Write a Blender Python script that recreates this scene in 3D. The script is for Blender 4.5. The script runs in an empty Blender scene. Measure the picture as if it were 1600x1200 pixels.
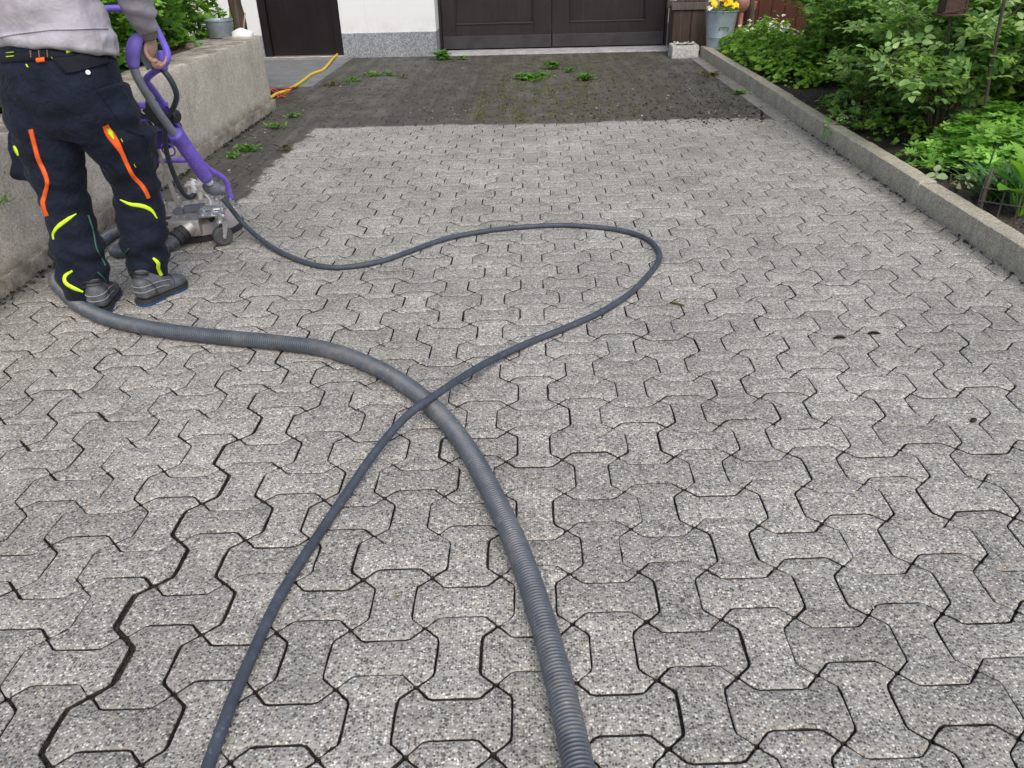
import bpy, bmesh, math, random
import numpy as np
from mathutils import Vector, Matrix, noise
from mathutils.bvhtree import BVHTree
R = math.radians
rng = np.random.default_rng(7)
random.seed(7)
S = bpy.context.scene
COL = S.collection

# ------------------------------------------------------------------ camera, light, exposure
H = 1.4
F, PITCH, YAW, ROLL = 1201.3, 0.52732, -0.027574, -0.026803
def _axes():
    cp, sp, cy, sy, cr, sr = math.cos(PITCH), math.sin(PITCH), math.cos(YAW), math.sin(YAW), math.cos(ROLL), math.sin(ROLL)
    right = Vector((cy, -sy, 0)); h = Vector((sy, cy, 0)); z = Vector((0, 0, 1))
    fwd = h*cp - z*sp; up = h*sp + z*cp
    return right*cr + up*sr, up*cr - right*sr, fwd
EX, EU, EF = _axes()
CAM = Vector((0, 0, H))
cd = bpy.data.cameras.new('camera'); cam = bpy.data.objects.new('camera', cd); COL.objects.link(cam)
cd.sensor_width = 36; cd.lens = F/1600*36; cd.clip_start = .02; cd.clip_end = 600
cam.matrix_world = Matrix(((EX.x, EU.x, -EF.x, 0), (EX.y, EU.y, -EF.y, 0), (EX.z, EU.z, -EF.z, H), (0, 0, 0, 1)))
S.camera = cam

SUN_EL, SUN_ROT = 52, 164
w = bpy.data.worlds.new('World'); S.world = w; w.use_nodes = True
nt = w.node_tree; bg = nt.nodes['Background']
sky = nt.nodes.new('ShaderNodeTexSky'); sky.sky_type = 'NISHITA'; sky.sun_disc = False
sky.sun_elevation = R(SUN_EL); sky.sun_rotation = R(SUN_ROT); sky.air_density = 1.0; sky.dust_density = 3.0; sky.ozone_density = 0.8
nt.links.new(sky.outputs[0], bg.inputs[0]); bg.inputs[1].default_value = 0.10
sl = bpy.data.lights.new('sun', 'SUN'); sl.energy = 1.4; sl.angle = R(70); sl.color = (1, .95, .88)
so = bpy.data.objects.new('sun', sl); COL.objects.link(so)
_az = R(SUN_ROT); _el = R(SUN_EL)
sund = Vector((math.sin(_az)*math.cos(_el), math.cos(_az)*math.cos(_el), math.sin(_el)))
so.rotation_euler = sund.to_track_quat('Z', 'Y').to_euler()
S.view_settings.view_transform = 'Standard'; S.view_settings.look = 'None'
S.view_settings.exposure = 0.76; S.view_settings.gamma = 1
S.cycles.max_bounces = 6; S.cycles.transparent_max_bounces = 8

# photograph pixel -> ray; used to measure where real things stand
def ray(x, y):
    return (EX*((x-800)/F) - EU*((y-600)/F) + EF)
def G(x, y, z=0.0):
    r = ray(x, y); t = (z-H)/r.z; p = CAM + r*t; return Vector((p.x, p.y, z))
def V(x, y, Y):
    r = ray(x, y); t = Y/r.y; return CAM + r*t
def ppm(p):                      # picture pixels per metre at a place
    return F/((Vector(p)-CAM).dot(EF))

# ------------------------------------------------------------------ materials
MATS = {}
class NT:
    def __init__(s, name):
        m = bpy.data.materials.new(name); m.use_nodes = True; s.m = m; s.t = m.node_tree
        s.b = s.t.nodes['Principled BSDF']; s.out = s.t.nodes['Material Output']
        s.tc = s.t.nodes.new('ShaderNodeTexCoord')
    def n(s, typ, **kw):
        k = s.t.nodes.new('ShaderNode'+typ)
        for a, v in kw.items(): setattr(k, a, v)
        return k
    def l(s, a, b): s.t.links.new(a, b)
    def val(s, sock, v):
        if hasattr(v, 'is_output'): s.l(v, sock)
        else: sock.default_value = v
    def math(s, op, a, b=0.0, c=None, clamp=False):
        k = s.n('Math', operation=op, use_clamp=clamp); s.val(k.inputs[0], a); s.val(k.inputs[1], b)
        if c is not None: s.val(k.inputs[2], c)
        return k.outputs[0]
    def noise(s, scale, detail=4, rough=.6, vec=None, dist=0.0):
        k = s.n('TexNoise'); k.inputs['Scale'].default_value = scale; k.inputs['Detail'].default_value = detail
        k.inputs['Roughness'].default_value = rough; k.inputs['Distortion'].default_value = dist
        s.l(vec if vec is not None else s.tc.outputs['Object'], k.inputs['Vector']); return k.outputs['Fac']
    def voro(s, scale, feature='F1', vec=None, rnd=1.0):
        k = s.n('TexVoronoi', feature=feature); k.inputs['Scale'].default_value = scale; k.inputs['Randomness'].default_value = rnd
        s.l(vec if vec is not None else s.tc.outputs['Object'], k.inputs['Vector']); return k
    def mapr(s, v, a, b, c=0.0, d=1.0, smooth=False):
        k = s.n('MapRange'); k.interpolation_type = 'SMOOTHSTEP' if smooth else 'LINEAR'
        s.l(v, k.inputs[0])
        for i, x in enumerate((a, b, c, d)): k.inputs[i+1].default_value = x
        return k.outputs[0]
    def ramp(s, v, stops, interp='LINEAR'):
        k = s.n('ValToRGB'); e = k.color_ramp.elements; k.color_ramp.interpolation = interp
        while len(e) < len(stops): e.new(.5)
        for q, (p, c) in zip(e, stops):
            q.position = p; q.color = (c, c, c, 1) if not hasattr(c, '__len__') else (*c, 1)
        s.l(v, k.inputs[0]); return k.outputs[0]
    def mix(s, f, a, b, mode='MIX'):
        k = s.n('Mix', data_type='RGBA', blend_type=mode); s.val(k.inputs[0], f)
        for i, v in ((6, a), (7, b)):
            if hasattr(v, 'is_output'): s.l(v, k.inputs[i])
            else: k.inputs[i].default_value = (*v, 1) if len(v) == 3 else v
        return k.outputs[2]
    def grey(s, v):
        k = s.n('CombineColor'); [s.l(v, k.inputs[i]) for i in range(3)]; return k.outputs[0]
    def bump(s, h, strength, dist=.004, prev=None):
        k = s.n('Bump'); k.inputs['Strength'].default_value = strength; k.inputs['Distance'].default_value = dist
        s.l(h, k.inputs['Height'])
        if prev is not None: s.l(prev, k.inputs['Normal'])
        s.l(k.outputs[0], s.b.inputs['Normal']); return k.outputs[0]
    def rand(s): return s.n('NewGeometry').outputs['Random Per Island']
    def fin(s, col=None, rough=None, metal=None, spec=None):
        if col is not None: s.val(s.b.inputs['Base Color'], (*col, 1) if not hasattr(col, 'is_output') else col)
        if rough is not None: s.val(s.b.inputs['Roughness'], rough)
        if metal is not None: s.val(s.b.inputs['Metallic'], metal)
        if spec is not None: s.b.inputs['Specular IOR Level'].default_value = spec
        return s.m

def plain(name, col, rough=.6, metal=0, var=.18, scale=14, bump=0.0, bscale=60, spec=.5):
    t = NT(name); n = t.noise(scale, 5)
    f = t.mapr(n, .25, .75, 1-var, 1+var)
    c = t.mix(1.0, col, t.grey(f), 'MULTIPLY')
    if bump: t.bump(t.noise(bscale, 4), bump, .003)
    return t.fin(c, t.mapr(n, .2, .8, max(0, rough-.08), min(1, rough+.08)), metal, spec)

def m_paver():
    t = NT('paver_concrete')
    sep = t.n('SeparateXYZ'); t.l(t.tc.outputs['Object'], sep.inputs[0])
    v1 = t.voro(165); v2 = t.voro(400)
    s1 = t.n('SeparateColor'); t.l(v1.outputs['Color'], s1.inputs[0])
    s2 = t.n('SeparateColor'); t.l(v2.outputs['Color'], s2.inputs[0])
    a = t.ramp(s1.outputs[0], [(0, (.035, .037, .038)), (.22, (.085, .087, .086)), (.38, (.19, .185, .175)), (.58, (.32, .31, .285)), (.78, (.47, .465, .435)), (.95, (.80, .79, .75))])
    b = t.ramp(s2.outputs[0], [(0, (.07, .07, .066)), (.3, (.22, .22, .20)), (.7, (.37, .37, .34)), (1, (.66, .655, .61))])
    c = t.mix(1.0, t.mix(t.mapr(v1.outputs['Distance'], .42, .60, .16, 1), a, t.mix(.65, b, (.335, .33, .315))), (1.0, .982, .938), 'MULTIPLY')
    v3 = t.voro(88); s3 = t.n('SeparateColor'); t.l(v3.outputs['Color'], s3.inputs[0])
    peb = t.math('MULTIPLY', t.math('GREATER_THAN', s3.outputs[0], .86), t.mapr(v3.outputs['Distance'], .50, .40))
    c = t.mix(t.math('MULTIPLY', peb, .75), c, t.ramp(s3.outputs[1], [(0, (.06, .062, .066)), (.35, (.13, .125, .115)), (.5, (.30, .28, .24)), (.75, (.48, .465, .43)), (1, (.66, .65, .62))]))
    warm = t.math('GREATER_THAN', s1.outputs[1], .986)
    c = t.mix(t.math('MULTIPLY', warm, .6), c, (.40, .29, .18))
    big = t.mapr(t.noise(1.3, 5), .28, .72, .80, 1.14)
    mid = t.mapr(t.noise(9, 5, .65), .3, .7, .90, 1.08)
    isl = t.mapr(t.rand(), 0, 1, .89, 1.09)
    f = t.math('MULTIPLY', t.math('MULTIPLY', big, mid), isl)
    c = t.mix(1.0, c, t.grey(f), 'MULTIPLY')
    # worn algae tint of some stones
    c = t.mix(t.mapr(t.noise(2.1, 3), .55, .75, 0, .22), c, (.20, .215, .185))
    # uncleaned zone before the garage and along the wall
    wob = t.math('SUBTRACT', t.noise(1.1, 4), .5); wob2 = t.math('SUBTRACT', t.noise(9, 3), .5)
    wo = t.math('ADD', t.math('MULTIPLY', wob, .34), t.math('MULTIPLY', wob2, .16))
    yy = t.math('ADD', sep.outputs['Y'], wo); xx = t.math('ADD', sep.outputs['X'], wo)
    far = t.mapr(yy, 6.83, 6.89)
    lft = t.math('MULTIPLY', t.mapr(xx, -1.82, -1.855), t.mapr(yy, 4.45, 4.52))
    d = t.math('MAXIMUM', far, lft)
    rim = t.math('MULTIPLY', t.mapr(xx, 2.10, 2.17), t.mapr(yy, 9.5, 5.5, 0, .45))
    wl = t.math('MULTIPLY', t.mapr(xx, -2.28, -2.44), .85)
    g1 = t.noise(3.0, 6, .7); g2 = t.noise(40, 5, .7)
    dirt = t.ramp(g1, [(.22, (.024, .025, .023)), (.42, (.041, .040, .035)), (.58, (.058, .054, .045)), (.75, (.098, .092, .077))])
    dirt = t.mix(1.0, dirt, t.grey(t.mapr(g2, .25, .8, .55, 1.6)), 'MULTIPLY')
    # lighter, half worn bands in the dirty zone near the threshold
    bx = t.mapr(t.math('SINE', t.math('MULTIPLY_ADD', sep.outputs['X'], 3.6, 1.0)), .3, .9)
    wear = t.math('MULTIPLY', t.math('MULTIPLY', bx, t.mapr(g1, .42, .62)), t.mapr(sep.outputs['Y'], 7.0, 8.8, .15, .75))
    dirt = t.mix(t.math('MULTIPLY', wear, .6), dirt, (.15, .148, .14))
    band = t.math('MULTIPLY', t.mapr(sep.outputs['X'], -.75, -.2), t.mapr(sep.outputs['X'], 1.9, .9))
    mossf = t.math('MULTIPLY', band, t.mapr(t.noise(7, 6, .75), .46, .66, 0, .75))
    dirt = t.mix(mossf, dirt, (.105, .105, .035))
    streak = t.n('Mapping'); streak.inputs['Scale'].default_value = (5.5, .7, 1); t.l(t.tc.outputs['Object'], streak.inputs[0])
    dirt = t.mix(t.mapr(t.noise(1.6, 5, .65, streak.outputs[0]), .48, .70, 0, .55), dirt, (.145, .14, .125))
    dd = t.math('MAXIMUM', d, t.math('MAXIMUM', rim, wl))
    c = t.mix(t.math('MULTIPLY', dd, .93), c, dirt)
    hgt = t.math('ADD', t.math('MULTIPLY', v1.outputs['Distance'], -1), t.math('MULTIPLY', t.noise(70, 4), .5))
    t.bump(hgt, .55, .0045)
    return t.fin(c, t.mapr(dd, 0, 1, .82, .72), spec=.3)

def m_speck(name, cols, scale, rough=.85, stain=(.7, 1.2), stscale=2.5, bump=.4, streak=False, tint=None):
    t = NT(name)
    v = t.voro(scale); s = t.n('SeparateColor'); t.l(v.outputs['Color'], s.inputs[0])
    k = len(cols)-1
    c = t.ramp(s.outputs[0], [(i/k, q) for i, q in enumerate(cols)])
    f = t.mapr(t.noise(stscale, 6, .65), .25, .75, *stain)
    f2 = t.mapr(t.noise(30, 4), .3, .7, .86, 1.12)
    c = t.mix(1.0, c, t.grey(t.math('MULTIPLY', f, f2)), 'MULTIPLY')
    if streak:
        mp = t.n('Mapping'); mp.inputs['Scale'].default_value = (7, 7, .5); t.l(t.tc.outputs['Object'], mp.inputs[0])
        st = t.mapr(t.noise(2.0, 5, .6, mp.outputs[0]), .5, .8, 0, .45)
        c = t.mix(st, c, tint or (.12, .12, .11))
    t.bump(t.math('ADD', t.noise(60, 5, .7), t.math('MULTIPLY', v.outputs['Distance'], .6)), bump, .006)
    return t.fin(c, rough, spec=.25)

def m_wallconcrete():
    t = NT('cast_concrete')
    sep = t.n('SeparateXYZ'); t.l(t.tc.outputs['Object'], sep.inputs[0])
    f = t.mapr(t.noise(2.2, 6, .65), .25, .75, .86, 1.12)
    v = t.voro(130); s = t.n('SeparateColor'); t.l(v.outputs['Color'], s.inputs[0])
    c = t.ramp(s.outputs[0], [(0, (.45, .405, .33)), (.5, (.61, .555, .46)), (.9, (.68, .625, .53)), (1, (.76, .71, .62))])
    c = t.mix(1.0, c, t.grey(t.math('MULTIPLY', f, t.mapr(t.noise(14, 5), .3, .7, .85, 1.1))), 'MULTIPLY')
    pit = t.mapr(t.noise(75, 2, .5), .69, .74)
    c = t.mix(t.math('MULTIPLY', pit, .8), c, (.07, .062, .05))
    # dark lichen where it lies on top, damp band along the foot
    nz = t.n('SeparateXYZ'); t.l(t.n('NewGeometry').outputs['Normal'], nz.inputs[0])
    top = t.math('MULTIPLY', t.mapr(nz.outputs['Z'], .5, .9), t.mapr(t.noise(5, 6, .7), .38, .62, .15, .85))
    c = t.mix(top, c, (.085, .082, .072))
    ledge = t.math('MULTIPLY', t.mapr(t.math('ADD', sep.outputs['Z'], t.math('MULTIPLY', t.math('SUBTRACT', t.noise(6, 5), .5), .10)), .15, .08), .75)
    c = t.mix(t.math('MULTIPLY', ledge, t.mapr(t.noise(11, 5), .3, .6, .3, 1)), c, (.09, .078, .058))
    mp = t.n('Mapping'); mp.inputs['Scale'].default_value = (6, 6, .45); t.l(t.tc.outputs['Object'], mp.inputs[0])
    c = t.mix(t.mapr(t.noise(2.2, 5, .6, mp.outputs[0]), .52, .8, 0, .35), c, (.16, .14, .11))
    t.bump(t.math('ADD', t.noise(45, 6, .7), t.math('MULTIPLY', pit, -.8)), .5, .008)
    return t.fin(c, .9, spec=.2)

def m_leaf(name, cols, rough=.42, trans=.28, spec=.5, vein=True):
    t = NT(name)
    r = t.rand(); k = len(cols)-1
    c = t.ramp(r, [(i/k, q) for i, q in enumerate(cols)])
    c = t.mix(1.0, c, t.grey(t.mapr(t.noise(6, 3), .3, .7, .75, 1.25)), 'MULTIPLY')
    t.fin(c, rough+.06, spec=spec*.7)
    tr = t.n('BsdfTranslucent'); t.l(t.mix(1.0, c, (1.6, 1.6, .8), 'MULTIPLY'), tr.inputs[0])
    mx = t.n('MixShader'); mx.inputs[0].default_value = trans
    t.l(t.b.outputs[0], mx.inputs[1]); t.l(tr.outputs[0], mx.inputs[2]); t.l(mx.outputs[0], t.out.inputs[0])
    return t.m

def m_wood(name, cols, scale=(20, 20, 1.2), rough=.7, bump=.5):
    t = NT(name)
    mp = t.n('Mapping'); mp.inputs['Scale'].default_value = scale; t.l(t.tc.outputs['Object'], mp.inputs[0])
    g = t.noise(2.0, 6, .65, mp.outputs[0], .6)
    k = len(cols)-1
    c = t.ramp(g, [(.25+.5*i/k, q) for i, q in enumerate(cols)])
    c = t.mix(1.0, c, t.grey(t.mapr(t.noise(3, 4), .3, .7, .8, 1.2)), 'MULTIPLY')
    t.bump(g, bump, .003)
    return t.fin(c, rough, spec=.35)

def m_plaster():
    t = NT('white_render')
    n = t.noise(1.6, 6, .7)
    c = t.mix(t.mapr(n, .5, .8, 0, .25), (.76, .765, .76), (.60, .60, .575))
    sep = t.n('SeparateXYZ'); t.l(t.tc.outputs['Object'], sep.inputs[0])
    low = t.math('MULTIPLY', t.mapr(sep.outputs['Z'], .55, .32), t.mapr(t.noise(7, 5, .7), .42, .68, 0, .5))
    c = t.mix(low, c, (.50, .50, .43))
    mp = t.n('Mapping'); mp.inputs['Scale'].default_value = (16, 16, .5); t.l(t.tc.outputs['Object'], mp.inputs[0])
    c = t.mix(t.mapr(t.noise(1.5, 5, .6, mp.outputs[0]), .6, .8, 0, .25), c, (.45, .44, .40))
    t.bump(t.noise(120, 4), .25, .002)
    return t.fin(c, .9, spec=.2)

def m_cloth(name, col, var=.25, weave=900, rough=.9, stains=None, wr=.0):
    t = NT(name)
    c = t.mix(1.0, col, t.grey(t.mapr(t.noise(7, 5, .6), .25, .75, 1-var, 1+var)), 'MULTIPLY')
    if stains:
        c = t.mix(t.mapr(t.noise(5.5, 5, .68), .50, .68, 0, .7), c, stains)
    b = t.bump(t.noise(weave, 2), .15, .0015)
    if wr: t.bump(t.noise(26, 4, .55, dist=.6), wr, .012, b)
    t.b.inputs['Sheen Weight'].default_value = .06; t.b.inputs['Sheen Roughness'].default_value = .4
    return t.fin(c, rough, spec=.2)

def m_hoserib(name, col):
    t = NT(name)
    c = t.mix(1.0, col, t.grey(t.mapr(t.noise(16, 6, .7), .25, .75, .65, 1.35)), 'MULTIPLY')
    c = t.mix(t.mapr(t.noise(5, 6, .75), .50, .66, 0, .6), c, (.20, .195, .18))
    c = t.mix(t.mapr(t.noise(38, 3, .6), .66, .74, 0, .6), c, (.30, .29, .27))
    return t.fin(c, t.mapr(t.noise(20, 3), .3, .7, .30, .5), spec=.6)

def m_scuff(name, col):
    t = NT(name)
    c = t.mix(1.0, col, t.grey(t.mapr(t.noise(14, 6, .7), .25, .75, .7, 1.5)), 'MULTIPLY')
    c = t.mix(t.mapr(t.noise(48, 5, .7, dist=1.2), .56, .70, 0, .55), c, (.18, .195, .225))
    t.bump(t.noise(70, 4), .3, .002)
    return t.fin(c, .55, spec=.4)
def mk():
    M = MATS
    M['paver'] = m_paver()
    M['joint'] = m_speck('joint_sand', [(.018, .016, .013), (.03, .027, .022), (.045, .04, .033), (.09, .08, .065)], 260, .95, bump=.6)
    M['soil'] = m_speck('garden_soil', [(.022, .018, .015), (.042, .034, .028), (.062, .050, .040), (.12, .105, .09)], 110, .95, bump=.9)
    M['kerb'] = m_speck('kerb_concrete', [(.25, .225, .165), (.36, .33, .252), (.42, .388, .30), (.475, .44, .35), (.62, .585, .49)], 210, .88, (.74, 1.14), 3.0, .5, True, (.13, .125, .10))
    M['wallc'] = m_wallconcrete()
    M['strip'] = m_speck('strip_concrete', [(.19, .18, .16), (.27, .26, .235), (.34, .33, .30)], 180, .9, (.6, 1.1), 5, .4)
    M['plinth'] = m_speck('terrazzo_plinth', [(.12, .13, .15), (.22, .235, .26), (.30, .315, .335), (.50, .51, .53)], 130, .6, (.7, 1.15), 3, .2)
    M['plaster'] = m_plaster()
    M['doorwood'] = m_wood('dark_stained_wood', [(.015, .010, .0115), (.023, .0155, .017), (.034, .023, .024)], (24, 24, 1.0), .5, .15)
    M['doorblack'] = m_wood('black_stained_wood', [(.006, .004, .005), (.010, .006, .007), (.016, .010, .011)], (26, 26, 1.0), .45, .12)
    M['kick'] = plain('kick_sheet', (.045, .042, .045), .5, .3, .3, 5)
    M['oldwood'] = m_wood('weathered_wood', [(.030, .020, .014), (.065, .045, .033), (.12, .09, .07)], (18, 18, 1.0), .85, .8)
    M['greywood'] = m_wood('grey_wood', [(.05, .042, .036), (.10, .085, .07), (.17, .15, .13)], (14, 14, 1.4), .85, .8)
    M['redwood'] = m_wood('red_brown_boards', [(.055, .018, .011), (.085, .027, .017), (.11, .038, .024)], (14, 14, .8), .75, .4)
    M['zinc'] = plain('zinc_sheet', (.36, .42, .47), .45, .55, .25, 9)
    M['rust'] = plain('rusty_iron', (.075, .042, .033), .8, .3, .4, 30, .6, 120)
    M['rod'] = plain('weathered_rod', (.11, .085, .075), .75, .2, .35, 30, .4, 140)
    M['purple'] = plain('purple_paint', (.20, .13, .64), .42, 0, .22, 26, .12, 200)
    M['purpledark'] = plain('dark_purple_paint', (.05, .025, .23), .4, 0, .2, 20)
    M['purplesoft'] = plain('lilac_rubber', (.27, .19, .72), .5, 0, .12, 25)
    M['alu'] = plain('dusty_aluminium', (.46, .44, .41), .42, .65, .3, 18, .1, 90)
    M['alulight'] = plain('cast_aluminium', (.58, .55, .50), .55, .35, .22, 22, .1, 90)
    M['skirt'] = plain('hood_shell', (.40, .36, .35), .55, .1, .25, 9)
    M['chrome'] = plain('steel', (.62, .62, .62), .28, .9, .15, 30)
    M['tan'] = plain('tan_plastic', (.23, .15, .07), .6, 0, .25, 20)
    M['black'] = plain('black_plastic', (.016, .016, .018), .5, 0, .25, 20)
    M['rubber'] = plain('black_rubber', (.030, .030, .031), .65, 0, .35, 15)
    M['slate'] = plain('grey_blue_plastic', (.13, .14, .17), .5, 0, .2, 20)
    M['tyre'] = plain('grey_tyre', (.075, .078, .078), .7, 0, .25, 20)
    M['hosegrey'] = m_hoserib('grey_ribbed_plastic', (.072, .086, .106))
    M['hoseblack'] = m_scuff('black_hose_rubber', (.046, .056, .074))
    M['hosesleeve'] = plain('grey_hose_jacket', (.25, .265, .31), .35, 0, .2, 20)
    M['yellow'] = plain('yellow_hose', (.66, .47, .03), .5, 0, .15, 20)
    M['red'] = plain('red_cord', (.48, .055, .035), .5, 0, .2, 20)
    M['white'] = plain('white_paint', (.72, .72, .69), .7, 0, .12, 12)
    M['stonewhite'] = m_speck('pale_stone', [(.42, .41, .38), (.55, .54, .51), (.65, .64, .61)], 80, .85, (.75, 1.1), 5, .5)
    M['brownstone'] = m_speck('brown_stone', [(.16, .11, .09), (.24, .18, .15), (.30, .24, .20)], 90, .85, (.75, 1.1), 5, .5)
    M['pink'] = plain('glazed_ceramic', (.42, .20, .17), .2, 0, .3, 12)
    M['terracotta'] = plain('terracotta', (.42, .17, .08), .7, 0, .2, 14)
    M['trouser'] = m_cloth('navy_work_cloth', (.0095, .0135, .0255), .60, 800, .85, wr=1.0)
    M['patch'] = m_cloth('black_canvas', (.0095, .0115, .0175), .4, 700, .85)
    M['hoodie'] = m_cloth('grey_jersey', (.43, .405, .455), .08, 900, .95, (.30, .265, .265), wr=.45)
    M['hood2'] = m_cloth('dark_grey_jersey', (.20, .185, .18), .12, 900, .95)
    M['orange'] = plain('orange_zip', (.92, .13, .018), .55, 0, .06, 30)
    M['neon'] = plain('neon_piping', (.62, .86, .02), .5, 0, .06, 30)
    M['green'] = plain('dark_green_piping', (.02, .10, .06), .6, 0, .1, 30)
    M['shoe'] = plain('worn_grey_leather', (.095, .102, .115), .62, 0, .55, 30, .5, 110)
    M['sole'] = plain('blue_sole', (.02, .07, .20), .6, 0, .3, 25)
    M['thread'] = plain('pale_thread', (.30, .31, .32), .7, 0, .1, 30)
    M['skin'] = plain('skin', (.56, .34, .25), .5, 0, .12, 30)
    M['hair'] = plain('brown_hair', (.05, .032, .02), .6, 0, .3, 80, .6, 300)
    M['eye'] = plain('eye', (.06, .05, .04), .2)
    M['letter'] = plain('white_lettering', (.8, .8, .8), .5, 0, .02, 10)
    M['silverpin'] = plain('silver_snap', (.7, .7, .68), .35, .6, .05, 30)
    M['leaf_rose'] = m_leaf('rose_leaf', [(.065, .16, .025), (.11, .24, .036), (.17, .33, .06), (.26, .43, .10)], .30, .42, .75)
    M['leaf_glauc'] = m_leaf('grey_green_leaf', [(.11, .22, .06), (.17, .31, .09), (.26, .42, .13), (.38, .54, .23)], .30, .42, .75)
    M['leaf_big'] = m_leaf('broad_leaf', [(.075, .19, .025), (.14, .31, .04), (.22, .42, .06), (.36, .53, .09)], .32, .45, .7)
    M['leaf_lime'] = m_leaf('lime_leaf', [(.09, .22, .018), (.15, .33, .028), (.21, .40, .045), (.30, .48, .07)], .45, .32)
    M['leaf_cran'] = m_leaf('cranesbill_leaf', [(.11, .27, .045), (.17, .37, .06), (.23, .45, .08), (.31, .53, .11)], .5, .32)
    M['leaf_wall'] = m_leaf('wall_plant_leaf', [(.06, .16, .02), (.11, .265, .03), (.17, .36, .045), (.27, .46, .08)], .42, .3)
    M['leaf_hosta'] = m_leaf('hosta_leaf', [(.09, .25, .03), (.14, .34, .035), (.22, .42, .05)], .45, .3)
    M['leaf_white'] = m_leaf('cream_variegated_leaf', [(.45, .52, .36), (.60, .64, .48), (.25, .40, .15)], .5, .3)
    M['blade'] = m_leaf('grass_blade', [(.035, .10, .03), (.06, .16, .045), (.11, .24, .08)], .5, .25)
    M['weed'] = m_leaf('weed_leaf', [(.06, .17, .025), (.10, .26, .03), (.16, .33, .05)], .5, .25)
    M['moss'] = m_leaf('moss', [(.06, .065, .012), (.12, .13, .02), (.20, .20, .04)], .8, .1, .2)
    M['stem'] = plain('green_stem', (.075, .10, .035), .6, 0, .35, 20)
    M['cane'] = plain('brown_cane', (.075, .06, .035), .7, 0, .4, 20)
    M['petal_y'] = m_leaf('yellow_petal', [(.85, .60, .01), (.90, .70, .02), (.86, .55, .01)], .6, .2)
    M['petal_w'] = m_leaf('white_petal', [(.70, .70, .68), (.82, .82, .80), (.60, .62, .58)], .6, .2)
    M['litter'] = m_leaf('dry_litter', [(.55, .52, .40), (.40, .33, .16), (.12, .09, .05), (.62, .60, .52), (.20, .24, .08)], .8, .1, .2)
    M['mulch'] = m_leaf('dark_crumbs', [(.012, .010, .008), (.03, .024, .018), (.06, .05, .035)], .9, .0, .2)
    M['lawn'] = m_speck('lawn', [(.03, .06, .02), (.05, .10, .03), (.08, .13, .04)], 60, .9, bump=.5)
    M['gland'] = m_speck('ground', [(.05, .06, .03), (.08, .09, .045), (.11, .11, .06)], 30, .95, bump=.4)
    M['roof'] = m_wood('roof_tiles', [(.10, .04, .03), (.14, .06, .04), (.18, .08, .06)], (4, 4, 4), .8, .4)
mk()
M = MATS

# ------------------------------------------------------------------ mesh building
ORG = {}
def link(name, me, mat, parent=None, org=None):
    o = bpy.data.objects.new(name, me); COL.objects.link(o)
    if mat is not None and not me.materials: me.materials.append(mat)
    if parent is not None: o.parent = parent
    return o
def tag(o, label=None, cat=None, group=None, kind=None):
    if label: o['label'] = label
    if cat: o['category'] = cat
    if group: o['group'] = group
    if kind: o['kind'] = kind
    return o
def thing(name, loc, label, cat, group=None):
    o = bpy.data.objects.new(name, None); COL.objects.link(o); o.location = loc; o.empty_display_size = .1
    ORG[o.name] = Vector(loc)
    return tag(o, label, cat, group)

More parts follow.
